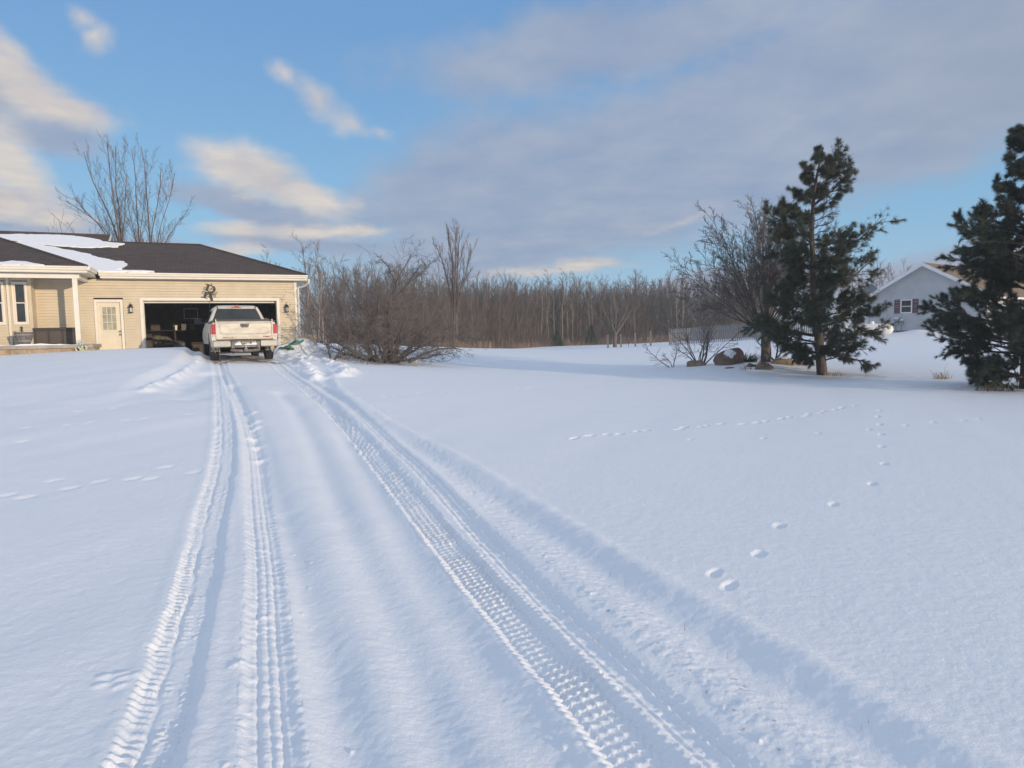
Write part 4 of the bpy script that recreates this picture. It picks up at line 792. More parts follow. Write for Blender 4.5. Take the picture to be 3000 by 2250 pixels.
# ---- picket fence, posts
fa=Vector((12.9,55.5,0)); fb=Vector((24.2,50.5,0)); L=(fb-fa).length; rzf=atan2(fb.y-fa.y,fb.x-fa.x)
fz=gz(12.9,55.5); pf=thing('picket_fence',(fa.x,fa.y,fz),rzf,'long white picket fence with shade painted into its colour behind the leafless maple','fence'); slope=(gz(fb.x,fb.y)-fz)/L
b=MB(); x=0; i=0
while x<L:
    z=slope*x; h=1.32+.02*sin(i*2.3); lean=.008*sin(i*5.1); b.prism([(x,0,z+.02),(x+.085,0,z+.02),(x+.085+lean,0,z+h-.06),(x+.0425+lean,0,z+h),(x+lean,0,z+h-.06)],(0,.02,0)); x+=.142; i+=1
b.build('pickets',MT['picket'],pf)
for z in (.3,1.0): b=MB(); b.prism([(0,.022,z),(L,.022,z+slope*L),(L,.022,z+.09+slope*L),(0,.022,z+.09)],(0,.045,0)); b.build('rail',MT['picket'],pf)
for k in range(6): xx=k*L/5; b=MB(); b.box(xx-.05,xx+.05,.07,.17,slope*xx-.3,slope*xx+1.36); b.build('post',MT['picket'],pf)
def wpost(px,y,h,label,mt='post'):
    z=gz(px,y); t=thing('fence_post',(px,y,z),random.uniform(0,1),label,'post','posts at the far side of the snowy field')
    b=MB(); 
    if mt=='post': b.lathe([(0,-.3),(.085,-.3),(.08,h*.5),(.075,h-.03),(.06,h),(0,h)],(0,0,0),10)
    else: b.box(-.02,.02,-.004,.004,-.3,h); b.box(-.004,.004,.004,.03,-.3,h)
    b.build('shaft',MT[mt],t)
    b=MB()
    if mt=='post': b.lathe([(.0,h),(.06,h),(.045,h+.035),(0,h+.045)],(0,0,0),8)
    else: b.box(-.022,.022,-.006,-.0045,h-.12,h)
    b.build('cap',MT['snow_roof' if mt=='post' else 'white'],t,smooth=True)
for px,py,d,h,lb,mt in ((1783,1020,66,1.15,'wooden post left of the lone field tree','post'),(1821,1019,65,1.15,'wooden post just right of the lone field tree','post'),(1843,1017,65,.8,'thin steel post between two wooden ones near the field tree','steelpost'),(1863,1018,64,1.2,'wooden post in the middle of the row by the field tree','post'),(1891,1016,63,.85,'thin steel post second from the right of the row','steelpost'),(1908,1018,63,1.3,'wooden post nearest the picket fence','post')):
    u=(px-1500)/1990; wpost(u*d*1.0,d,h,lb,mt)
# ---- rocks
def rock(x,y,d,mt,label,seed,snowcap=None,sink=.1):
    t=thing('rock',(x,y,gz(x,y)-sink),0,label,'rock','rocks around the bare maple')
    rr=np.random.default_rng(seed); bm=bmesh.new(); bmesh.ops.create_icosphere(bm,subdivisions=4,radius=1)
    cuts=[(v/np.linalg.norm(v),rr.uniform(.55,.85)) for v in rr.normal(size=(11,3))]
    for v in bm.verts:
        p=np.array(v.co)
        for n_,q in cuts:
            e=p@n_-q
            if e>0: p=p-n_*e*.92
        p*=1+.05*float(fbm(np.array([p[0]*2+seed]),np.array([p[1]*2+p[2]*2]),3,seed)[0]); v.co=(p[0]*d[0],p[1]*d[1],max(p[2],-.3)*d[2])
    zmax=max(v.co.z for v in bm.verts)
    me=bpy.data.meshes.new('stone'); bm.to_mesh(me); me.materials.append(MT[mt]); o=bpy.data.objects.new('stone',me); COL.objects.link(o); o.parent=t
    me.polygons.foreach_set('use_smooth',[True]*len(me.polygons)); me.set_sharp_from_angle(angle=radians(28))
    if snowcap:
        cx,cz,sx,sz=snowcap; b=MB(); V=[];F=[]
        fs=[f for f in bm.faces if f.normal.y<-.12 and f.normal.dot(Vector((0,-.7,.7)))>.2 and ((f.calc_center_median().x/d[0]-cx)/sx)**2+((f.calc_center_median().z/zmax-cz)/sz)**2+.25*sin(f.calc_center_median().x*22)<1]
        for f in fs: k=len(V); V+=[v.co+v.normal*.022 for v in f.verts]; F.append(tuple(range(k,k+len(f.verts))))
        if V: b.add(V,F); s=b.build('rock_snow',MT['snow_roof'],None,smooth=True); s.location=t.location; tag(s,'patch of snow on the face of the '+label.split(' ')[0]+' '+label.split(' ')[1],'snow')
    bm.free(); return t
rock(8.05,25.1,(.66,.5,.74),'rock','largest boulder with a white snow patch beside the maple',3,(-.08,.66,.30,.2),.05)
rock(6.95,25.7,(.45,.35,.28),'rocklt','low mossy rock under the leafless shrub',5,None,.06)
rock(8.45,24.0,(.26,.2,.17),'rock','small dark rock in front of the boulder',8,None,.05)
rock(8.72,23.4,(.32,.26,.36),'rocklt','pointed rock at the foot of the maple trunk',9,None,.07)
rock(9.75,24.2,(.5,.32,.3),'rocklt','flat topped rock with snow between maple and pine',12,(0,.95,.9,.25),.04)
rock(10.25,24.4,(.26,.25,.34),'rock','upright brown rock right of the flat rock',15,None,.06)
rock(7.75,24.0,(.22,.14,.07),'rock','thin dark stone just showing through snow left of centre',18,None,.02)
# ---- grass and weeds
def blades(b,rr,n,r,h,lean,w=.006,flat=1.0):
    for _ in range(n):
        a=rr.uniform(0,6.28); q=r*sqrt(rr.random()); x,y=q*cos(a),q*sin(a)*flat; l=h*rr.uniform(.2,1.2); dx,dy=lean[0]+rr.gauss(0,.55),lean[1]+rr.gauss(0,.45); px=rr.uniform(0,3.14); ux,uy=cos(px)*w,sin(px)*w
        b.add([(x-ux,y-uy,-.03),(x+ux,y+uy,-.03),(x+dx*l*.4+ux*.8,y+dy*l*.4+uy*.8,l*.6),(x+dx*l*.4-ux*.8,y+dy*l*.4-uy*.8,l*.6),(x+dx*l,y+dy*l,l*(.95-.35*abs(dx)))],[(0,1,2,3),(3,2,4)])
def tuft(x,y,n,r,h,lean,label,mt='drygrass',seed=1,w=.007,group=None):
    t=thing('grass_tuft',(x,y,gz(x,y)),0,label,'grass',group); rr=random.Random(seed); b=MB(); blades(b,rr,n,r,h,lean,w); b.build('blades',MT[mt],t,recalc=False)
    b=MB(); blades(b,rr,max(4,n//14),r*.7,h*1.9,(lean[0]*.6,lean[1]*.6),w*.6); b.build('seed_stalks',MT['drygrass'],t,recalc=False); return t
tuft(12.45,19.6,70,.22,.26,(-.5,0),'dry grass tuft bent left in front of the grey house','drygrass',4)
tuft(11.5,16.3,110,.3,.20,(.55,-.1),'flattened dark grass clump under the right-hand pine','brush',6)
tuft(8.95,25.6,150,.28,.38,(.3,0),'dark arching weed clump behind the large boulder','evergreen',7,.012)
tuft(9.35,25.4,70,.3,.34,(.2,0),'straw coloured weeds between the boulder and the maple','drygrass',8)
tuft(10.35,24.2,70,.3,.16,(.2,0),'low straw grass at the brown upright rock','drygrass',9)
tuft(10.3,21.7,60,.35,.16,(.4,0),'sparse straw at the foot of the pine trunk','drygrass',10)
tuft(8.1,23.5,40,.2,.15,(.1,0),'tiny dry tuft poking through snow before the rocks','drygrass',11)
tuft(-3.9,25.9,26,.3,.4,(.1,0),'dry stems at the right foot of the tangled thicket','drygrass',12)
tuft(-6.6,26.3,26,.3,.45,(.1,0),'dry stems at the left foot of the tangled thicket','drygrass',13)
tuft(-2.85,70,140,.8,1.0,(-.1,0),'dry grass clump at the near edge of the woods','drygrass',14,.02)
# russet brush and dry grass fringe along the far wood edge: one uncountable mass
rr=np.random.default_rng(5); n=9000; t=rr.random(n); px=np.interp(t,[0,.22,.5,.8,1],[-9,-5.5,7,22,34]); py=np.interp(t,[0,.22,.5,.8,1],[78,88,101,97,92])+rr.normal(0,1.6,n)+1
px+=rr.normal(0,.5,n); pz=base_z(px,py); h=rr.gamma(3,.22,n); a=rr.random(n)*3.14; w_=.025; lx=rr.normal(0,.25,n)*h; 
V=np.stack([np.stack([px-w_*np.cos(a),py-w_*np.sin(a),pz-.05],-1),np.stack([px+w_*np.cos(a),py+w_*np.sin(a),pz-.05],-1),np.stack([px+lx,py,pz+h],-1)],1).reshape(-1,3)
o=mesh_np('roadside_brush',V,np.arange(n*3).reshape(-1,3),MT['brush']); o.name='wood_edge_brush'; tag(o,'russet dry grass and brush along the foot of the far woods','brush',kind='stuff')
# a few grass tips poking through the cut edge of the drive
rr=np.random.default_rng(15); V=[]
for k in range(110):
    y=rr.uniform(2.6,9.5); xe=float(np.interp(y,[p_[1] for p_ in TRK['E']][::-1],[p_[0] for p_ in TRK['E']][::-1])); x=xe+rr.normal(-.16,.07)
    if k>90: xd=float(np.interp(y,[p_[1] for p_ in TRK['D']][::-1],[p_[0] for p_ in TRK['D']][::-1])); x=xd+rr.uniform(.1,.45); 
    if float(vnoise(np.array([y*1.7]),np.array([3.+(k>90)]),17)[0])<.0: continue
    z=gz(x,y)-.05; h=rr.uniform(.01,.03)+.03; a=rr.random()*3.14; w_=.0022; dx,dy=rr.normal(0,.02,2)
    V+=[(x-w_*cos(a),y-w_*sin(a),z-.02),(x+w_*cos(a),y+w_*sin(a),z-.02),(x+dx,y+dy,z+h)]
o=mesh_np('grass_tips',np.array(V),np.arange(len(V)).reshape(-1,3),MT['brush']); tag(o,'scattered dry grass tips showing through the snow beside the wheel tracks','grass',kind='stuff')
# ------------------------------------------------------------------ trees
def spawn(rng,P,R,Ln,c,t0,t1,a0,a1,l0,l1,K,wander,up,rr,rend,decay=.5,minr=0):
    """grow c child branches on every parent polyline (all vectorised)"""
    B,K0=P.shape[:2]; t=t0+(t1-t0)*(np.arange(c)[None]+rng.random((B,c)))/c; x=t*(K0-1); i=np.minimum(x.astype(int),K0-2); f=(x-i)[...,None]; b=np.arange(B)[:,None]
    pos=P[b,i]*(1-f)+P[b,i+1]*f; tan=P[b,i+1]-P[b,i]; tan/=np.linalg.norm(tan,axis=-1,keepdims=True)+1e-9; ra=(R[b,i]*(1-f[...,0])+R[b,i+1]*f[...,0])
    n=B*c; pos=pos.reshape(n,3); tan=tan.reshape(n,3); ra=ra.ravel(); tt=t.ravel(); PL=np.repeat(Ln,c)
    ref=rng.normal(size=(n,3)); u=np.cross(tan,ref); u/=np.linalg.norm(u,axis=1,keepdims=True)+1e-9
    an=rng.uniform(a0,a1,n)[:,None]; d=tan*np.cos(an)+u*np.sin(an); L=PL*rng.uniform(l0,l1,n)*(1-decay*tt)
    Q=np.empty((n,K,3)); Q[:,0]=pos
    for k in range(1,K):
        d=d+rng.normal(0,wander,(n,3)); d[:,2]+=up; d/=np.linalg.norm(d,axis=1,keepdims=True); Q[:,k]=Q[:,k-1]+d*(L/(K-1))[:,None]
    r0=np.maximum(ra*rr,minr); RR=r0[:,None]*(1-(1-rend)*np.linspace(0,1,K)[None]**.8); return Q,np.maximum(RR,minr*.6),L
def tubes(Ps,Rs,n):
    Vs=[];Fs=[];b0=0
    for P,R in zip(Ps,Rs):
        B,K=P.shape[:2]
        if B==0: continue
        T=np.gradient(P,axis=1); T/=np.linalg.norm(T,axis=2,keepdims=True)+1e-9
        ref=np.where(np.abs(T[:,:1,2:3])>.8,np.array([1.,.2,0]),np.array([.1,.15,1.])); u=np.cross(T,np.broadcast_to(ref,T.shape)); u/=np.linalg.norm(u,axis=2,keepdims=True)+1e-9; w=np.cross(T,u)
        a=2*pi*np.arange(n)/n; V=P[:,:,None]+(u[:,:,None]*np.cos(a)[:,None]+w[:,:,None]*np.sin(a)[:,None])*R[:,:,None,None]
        idx=np.arange(B*K*n).reshape(B,K,n); i0=idx[:,:-1]; i1=idx[:,1:]; F=np.stack([i0,np.roll(i0,-1,2),np.roll(i1,-1,2),i1],-1).reshape(-1,4)+b0
        Vs.append(V.reshape(-1,3)); Fs.append(F); b0+=B*K*n
    return np.concatenate(Vs),np.concatenate(Fs)
def line(pts,r0,r1,K,rng=None,wob=0,pw=1):
    p=np.array(pts,float); s=np.r_[0,np.cumsum(np.linalg.norm(np.diff(p,axis=0),axis=1))]; t=np.linspace(0,s[-1],K); q=np.stack([np.interp(t,s,p[:,k]) for k in range(3)],-1)
    if len(p)>2:
        for _ in range(3): q[1:-1]=.25*q[:-2]+.5*q[1:-1]+.25*q[2:]
    if rng is not None: q[1:]+=np.cumsum(rng.normal(0,wob,(K-1,3)),0)
    return q[None],(r0+(r1-r0)*np.linspace(0,1,K)**pw)[None],np.array([s[-1]])
def cat3(L): return np.concatenate([a[0] for a in L]),np.concatenate([a[1] for a in L]),np.concatenate([a[2] for a in L])
def stem_ring(rng,n,h0,h1,tilt0,tilt1,r,K,wander,up,cx=0,cy=0,spread=.1,zbase=-.05):
    out=[]
    for k in range(n):
        a=2*pi*(k+rng.random())/n; ti=rng.uniform(tilt0,tilt1); d=np.array([sin(ti)*cos(a),sin(ti)*sin(a),cos(ti)]); L=rng.uniform(h0,h1); P=[np.array([cx+spread*cos(a),cy+spread*sin(a),zbase])]
        for _ in range(K-1):
            d=d+rng.normal(0,wander,3); d[2]+=up; d/=np.linalg.norm(d); P.append(P[-1]+d*L/(K-1))
        rr=r*rng.uniform(.7,1.15); out.append((np.array(P)[None],(rr*(1-.85*np.linspace(0,1,K)))[None],np.array([L])))
    return cat3(out)
def put_tree(name,loc,trunkset,crownset,mtrunk,mcrown,label,cat='tree',group=None,ns=(8,5,3)):
    t=thing(name,loc,0,label,cat,group)
    V,F=tubes([s[0] for s in trunkset],[s[1] for s in trunkset],ns[0]); mesh_np('trunk',V,F,mtrunk,t,True)
    big=[s for s in crownset[:1]]; V,F=tubes([s[0] for s in crownset],[s[1] for s in crownset],ns[2]); mesh_np('crown',V,F,mcrown,t,True); return t
# --- bare multi-stem maples behind the cream house
def maple_group(seed,x,y,stems,label,zb=1.0):
    rng=np.random.default_rng(seed); S=cat3([line(p,r,.018,14,rng,.035) for p,r in stems])
    A=spawn(rng,*S,14,.3,.97,.25,.6,.16,.33,9,.075,.08,.36,.15,.5,.009); B=spawn(rng,*A,8,.2,1,.3,.7,.25,.45,6,.09,.05,.55,.3,.45,.008); Cc=spawn(rng,*B,3,.2,1,.3,.8,.3,.55,4,.1,.04,.6,.5,.4,.0068)
    return put_tree('bare_maple',(x,y,zb),[S],[A,B,Cc],MT['bark_grey'],MT['twig_red'],label,group='bare trees behind the cream house')
def at(u_px,v_px,d):
    f=1990.; p=atan(f/26300); r=.019; R=np.array([cos(r),-sin(r)*sin(p),-sin(r)*cos(p)]); U=np.array([sin(r),cos(r)*sin(p),cos(r)*cos(p)]); Fw=np.array([0,cos(p),-sin(p)])
    return np.array([0,0,1.65])+(Fw+R*(u_px-1500)/f-U*(v_px-1125)/f)*d
def rel(P,o): return [tuple(np.array(at(*q))-np.array(o)) for q in P]
o=(at(352,1000,42)[0],at(352,1000,42)[1],1.0)
maple_group(21,*o[:2],[(rel([(362,1000,42),(352,705,42),(330,600,41.6),(312,480,41.5),(306,420,41.4)],o),.12),(rel([(360,1000,42),(352,705,42),(322,620,42.4),(270,530,43),(245,440,43.2)],o),.075),(rel([(366,1000,42),(356,700,42),(350,590,42.3),(340,470,42.3),(345,430,42.5)],o),.08),(rel([(368,1000,42),(360,705,42),(372,600,41.5),(376,500,41.3)],o),.07),(rel([(358,1000,42),(345,720,41.8),(300,650,41),(220,610,40.4),(195,590,40.2)],o),.06),(rel([(362,1000,42),(340,700,42.6),(290,640,43.6),(235,575,44)],o),.055)],'taller bare maple with many stems rising over the house ridge')
o=(at(415,1000,44)[0],at(415,1000,44)[1],1.0)
maple_group(22,*o[:2],[(rel([(420,1000,44),(408,710,44),(404,600,44),(400,500,43.7),(388,440,43.6)],o),.085),(rel([(438,1000,44),(436,710,44),(436,600,44),(425,500,44),(412,445,44)],o),.085),(rel([(440,1000,44),(438,690,44.2),(462,590,44.5),(460,500,44.7)],o),.055),(rel([(425,1000,44),(410,705,44),(420,620,43.2),(424,560,43)],o),.05),(rel([(445,1000,44),(450,700,44.2),(480,620,45),(510,500,45.2)],o),.045),(rel([(440,1000,44),(470,720,44.5),(510,660,45),(545,620,45.2)],o),.045),(rel([(430,1000,44),(400,700,44),(385,640,43.5),(372,560,43.3)],o),.045)],'slimmer clump of bare stems right of the tall maple over the roof')
rng=np.random.default_rng(5); o=at(210,1000,40); S=cat3([line(rel(q,(o[0],o[1],1.0)),.06,.008,10,rng,.03) for q in ([(215,1000,40),(195,700,40),(172,635,40)],[(225,1000,40),(245,700,40.5),(212,650,41)],[(230,1000,40),(260,705,40),(300,660,40)],[(205,1000,40),(165,700,40),(158,668,39.6)])])
A=spawn(rng,*S,9,.45,1,.3,.7,.15,.3,6,.08,.06,.5,.3,.5,.009); B=spawn(rng,*A,4,.2,1,.3,.7,.3,.5,4,.08,.03,.6,.4,.5,.007); put_tree('bare_maple',(o[0],o[1],1.0),[S],[A,B],MT['bark_grey'],MT['twig_red'],'low sparse bare tree just clearing the left roof ridge','tree','bare trees behind the cream house')
# --- tangled thicket right of the garage
def thicket():
    rng=np.random.default_rng(31); o=np.array([-5.1,27.4,gz(-5.1,27.4)]); S1=stem_ring(rng,14,1.6,2.9,.15,1.0,.06,12,.13,.02,0,0,.4); S2=stem_ring(rng,15,2.2,3.7,.7,1.3,.045,12,.15,-.02,0,0,.45)
    big=cat3([line(rel(q,o),r_,.012,12,rng,.018) for q,r_ in (([(1118,1062,27.4),(1130,1030,27),(1160,1020,26.6),(1195,1062,26.2)],.085),([(1198,1060,26.2),(1250,1035,26),(1310,1020,26),(1350,1028,26)],.06),([(1140,1050,27.2),(1140,900,27),(1160,830,27),(1185,775,27),(1210,745,27)],.05),([(1160,830,27),(1140,780,27.3),(1115,760,27.4)],.028),([(1150,880,27),(1200,820,26.6),(1235,775,26.4)],.028),([(1120,1050,27.5),(1080,930,27.8),(1020,850,28),(990,790,28)],.035),([(1190,830,27),(1240,800,27),(1270,770,27)],.026),([(1040,1050,26.4),(1030,960,26.3),(1000,945,26.2)],.05),([(1090,950,26.8),(1105,900,26.8),(1112,860,26.9)],.06))])
    T=[S1,S2,big]; A1=[spawn(rng,*s,12,.15,1,.4,1.2,.3,.6,9,.16,.0,.4,.2,.4,.0085) for s in T]; A=cat3(A1); B=spawn(rng,*A,9,.12,1,.4,1.2,.28,.55,6,.17,.0,.5,.35,.4,.0058); Cc=spawn(rng,*B,5,.15,1,.4,1.1,.3,.6,4,.16,.0,.6,.5,.4,.0042)
    def cut(s):                     # nothing below the snow
        ok=(s[0][:,:,2].min(1)>-.12)&(np.abs(s[0][:,:,0]).max(1)<4.2); return s[0][ok],s[1][ok],s[2][ok]
    put_tree('tangled_thicket',o,T,[cut(A),cut(B),cut(Cc)],MT['bark_dark'],MT['twig_dark'],'big tangled leafless thicket arching over the snow right of the garage','bush')
thicket()
# scraggly low bush in front of it and the leaning pale sapling
rng=np.random.default_rng(8); o=at(975,1045,25.8); o=np.array([o[0],o[1],gz(o[0],o[1])]); S=cat3([line(rel(q,o),.045,.01,10,rng,.02) for q in ([(975,1058,25.8),(1005,1030,25.8),(1030,1000,25.8),(1022,950,25.8)],[(968,1050,25.8),(960,1000,26),(975,985,26)])]); A=spawn(rng,*S,9,.2,1,.4,1,.25,.5,6,.12,.02,.5,.3,.4,.008); B=spawn(rng,*A,5,.2,1,.4,1,.3,.5,4,.12,.0,.5,.4,.4,.006); put_tree('leaning_sapling',o,[S],[A,B],MT['twig_red'],MT['twig_red'],'pale bent sapling standing before the left side of the thicket')
# --- big bare tree by the rocks
def vase(seed,loc,trunk,n,limb,label,mt,mc,cat='tree',lv=(11,8,4),name='bare_maple',tilt=(.12,1.0),fork=1.0,r=.2,group=None,up=.03,thin=1.0,tw=1.0):
    rng=np.random.default_rng(seed); T=line(trunk,r,r*.75,8,rng,.01); top=np.array(trunk[-1]); out=[]
    for k in range(n):
        a=2.399*k+rng.uniform(-.3,.3); ti=tilt[0]+(tilt[1]-tilt[0])*((k*.7549+.37*(k%3))%1); d=np.array([sin(ti)*cos(a),sin(ti)*sin(a),cos(ti)]); L=limb*rng.uniform(.82,1.08)*(1-.12*ti); b=np.array(trunk[0])+(top-np.array(trunk[0]))*(fork+(1-fork)*rng.random()); P=[b]
        for _ in range(11): d=d+rng.normal(0,.045,3); d[2]+=up; d/=np.linalg.norm(d); P.append(P[-1]+d*L/11)
        out.append((np.array(P)[None],(r*.42*thin*(1-.88*np.linspace(0,1,12)))[None],np.array([L])))
    S=cat3(out); A=spawn(rng,*S,lv[0],.25,1,.35,.8,.26,.46,8,.09,.03,.5,.25,.55,.011); B=spawn(rng,*A,lv[1],.2,1,.35,.9,.25,.45,5,.11,.03,.55,.4,.4,.0075*tw); Cc=spawn(rng,*B,lv[2],.2,1,.4,1,.3,.55,3,.1,.02,.6,.6,.4,.0055*tw)
    return put_tree(name,loc,[T,S],[A,B,Cc],mt,mc,label,cat,group)
mz=gz(9.37,24.96); vase(41,(9.37,24.96,mz),[(0,0,-.1),(-.02,0,.7),(-.08,0,1.25)],40,4.6,'wide leafless maple beside the boulder and left of the tall pine',MT['bark_dark'],MT['twig_grey'],tilt=(.05,1.28),fork=.72,r=.20,lv=(13,9,5),thin=.32,tw=1.0,up=.018)
rng=np.random.default_rng(4); o=np.array([9.55,24.6,gz(9.55,24.6)]); S=cat3([line([(0,0,-.05),(x*.4,y*.4,h*.45),(x,y,h)],.04,.01,10,rng,.02) for x,y,h in ((.65,-.1,1.1),(.95,0,.7),(.2,.2,1.2),(-.75,-.1,.9),(1.4,.2,.8))]); A=spawn(rng,*S,7,.25,1,.4,1,.25,.45,5,.12,0,.5,.3,.4,.007); B=spawn(rng,*A,3,.2,1,.4,1,.3,.5,4,.12,0,.5,.4,.4,.006); put_tree('bare_shrub',o,[S],[A,B],MT['bark_dark'],MT['twig_dark'],'small bare shoots at the foot of the maple trunk','bush')
def shrub(seed,x,y,n,h,label,t0=.15,t1=.9,r=.03,c=(8,6)):
    rng=np.random.default_rng(seed); S=stem_ring(rng,n,h*.75,h*1.1,t0,t1,r,11,.09,.0,0,0,.1); A=spawn(rng,*S,c[0],.25,1,.35,.9,.3,.5,7,.12,-.005,.5,.3,.4,.008); B=spawn(rng,*A,c[1],.2,1,.4,1,.3,.5,4,.13,-.01,.55,.4,.4,.006); put_tree('bare_shrub',(x,y,gz(x,y)),[S],[A,B],MT['bark_dark'],MT['twig_dark'],label,'bush')
shrub(51,7.25,26.1,12,1.75,'many stemmed leafless shrub over the low mossy rock'); shrub(52,6.2,26.0,3,1.3,'arching thin shrub at the left end of the rock group',.7,1.15,.022,(9,5))
# lone field tree and the tall narrow tree
vase(61,(12.2,80.0,gz(12.2,80)),[(0,0,-.1),(0,0,1.2),(.02,0,1.9)],13,5.0,'lone round bare tree among the fence posts across the field',MT['bark_grey'],MT['twig_grey'],tilt=(.08,.95),fork=.7,r=.26,lv=(9,6,3),name='field_tree')
def tall():
    rng=np.random.default_rng(71); o=np.array(at(1330,1020,62)); o[2]=gz(o[0],o[1]); S=cat3([line(rel(q,o),r_,.03,13,rng,.05) for q,r_ in (([(1330,1020,62),(1330,880,62),(1325,760,62),(1312,680,62)],.10),([(1332,1020,62),(1336,880,62),(1344,760,62),(1352,680,62)],.10),([(1328,1020,62),(1322,880,62),(1300,780,62.5),(1278,715,63)],.08),([(1334,1020,62),(1340,880,62),(1362,790,61.5),(1384,730,61)],.08),([(1330,1020,62),(1332,860,62),(1338,740,61.3),(1336,680,61)],.08))])
    A=spawn(rng,*S,20,.28,1,.25,.5,.16,.34,8,.05,.09,.5,.25,.5,.014); B=spawn(rng,*A,9,.2,1,.3,.6,.25,.45,5,.07,.05,.55,.4,.4,.010); Cc=spawn(rng,*B,4,.2,1,.3,.7,.3,.5,3,.08,.03,.6,.5,.4,.008); put_tree('tall_bare_tree',o,[S],[A,B,Cc],MT['twig_red'],MT['twig_red'],'tall narrow vase shaped bare tree rising behind the thicket')
tall()
# --- white pines
def needles(rng,pos,dirs,n,L,w,droop):
    m=len(pos); d=np.repeat(dirs,n,0)+rng.normal(0,.42,(m*n,3)); d[:,2]-=droop; d/=np.linalg.norm(d,axis=1,keepdims=True); p=np.repeat(pos,n,0)+d*.012; l=(L*rng.uniform(.7,1.15,m*n))[:,None]
    s=np.cross(d,rng.normal(size=d.shape)); s/=np.linalg.norm(s,axis=1,keepdims=True)+1e-9; tip=p+d*l; tip[:,2]-=droop*.35*l[:,0]
    V=np.stack([p-s*w,p+s*w,tip],1).reshape(-1,3); return V,np.arange(len(V)).reshape(-1,3)
def pine(seed,loc,trunk,prof,nbr,label,mneedle,dens=1.0,bare=.45,extra=(),L=.15,name='white_pine',r=.17,droop=.4):
    """prof: rows (height, reach left, reach right); limbs grow at all azimuths with that reach"""
    rng=np.random.default_rng(seed); T=line(trunk,r,.018,20,rng,.006,.9); tp=T[0][0]; H=tp[-1,2]; pr=np.array(prof); Q=[]
    for k in range(nbr):
        u=(k+.5)/nbr; h=pr[0,0]+(min(pr[-1,0],H)-pr[0,0])*(u**1.08); h+=rng.normal(0,.05); a=2.4*k+rng.uniform(-.5,.5); c=cos(a)
        rl=np.interp(h,pr[:,0],pr[:,1]); rrr=np.interp(h,pr[:,0],pr[:,2]); reach=(rl*(1-c)/2+rrr*(1+c)/2)*rng.uniform(.72,1.08)*(1-.08*abs(sin(a)))
        hb=np.clip(h-reach*(.16+.35*h/H),.25,H*.985); b=np.array([np.interp(hb,tp[:,2],tp[:,0]),np.interp(hb,tp[:,2],tp[:,1]),hb]); K=9; P=[]
        for q in np.linspace(0,1,K): P.append(b+np.array([c*reach*q,sin(a)*reach*q,(h-hb)*(q**1.25)+.10*sin(q*5+k)*.5*q]))
        P=np.array(P); P[1:]+=np.cumsum(rng.normal(0,.02,(K-1,3)),0); Q.append((P[None],((.010+.024*reach**.5*(1-h/H*.5))*(1-.8*np.linspace(0,1,K)))[None],np.array([reach])))
    for pts in extra: Q.append(line(pts,.045,.012,9,rng,.015))
    Bm=cat3(Q); A=spawn(rng,*Bm,13,.26,1.0,.35,.85,.26,.48,6,.09,.035,.5,.3,.35,.007); B=spawn(rng,*A,6,.25,1,.35,.8,.28,.5,4,.09,.05,.55,.5,.3,.005)
    pos=[];dr=[]
    for s,lo,c in ((A,.3,8),(B,.1,int(10*dens)),(Bm,.6,12)):
        P=s[0]; n,K=P.shape[:2]; t=lo+(1-lo)*rng.random((n,c))**.7; t[:,0]=1; x=t*(K-1); i=np.minimum(x.astype(int),K-2); f=(x-i)[...,None]; b=np.arange(n)[:,None]; p=P[b,i]*(1-f)+P[b,i+1]*f; d=P[b,i+1]-P[b,i]; d/=np.linalg.norm(d,axis=-1,keepdims=True); kp=(rng.random((n,c))<np.clip(s[2]/(.30 if s is A else (.15 if s is B else .01)),.2,1)[:,None]).ravel(); pos.append(p.reshape(-1,3)[kp]); dr.append(d.reshape(-1,3)[kp])
    pos=np.concatenate(pos); dr=np.concatenate(dr); gone=fbm(pos[:,0]*2.6+seed,pos[:,2]*3.2+pos[:,1]*2.3,3,seed)>bare; pos=pos[~gone]; dr=dr[~gone]
    t=thing(name,loc,0,label,'pine tree'); V,F=tubes([T[0]],[T[1]],12); mesh_np('trunk',V,F,MT['bark_pine'],t,True)
    V,F=tubes([Bm[0],A[0],B[0]],[Bm[1],A[1],B[1]],4); mesh_np('branches',V,F,MT['bark_pine'],t,True)
    V,F=needles(rng,pos,dr,9,L,.0042,droop); mesh_np('crown',V,F,mneedle,t); return len(F)
pz=gz(10.04,21.94)
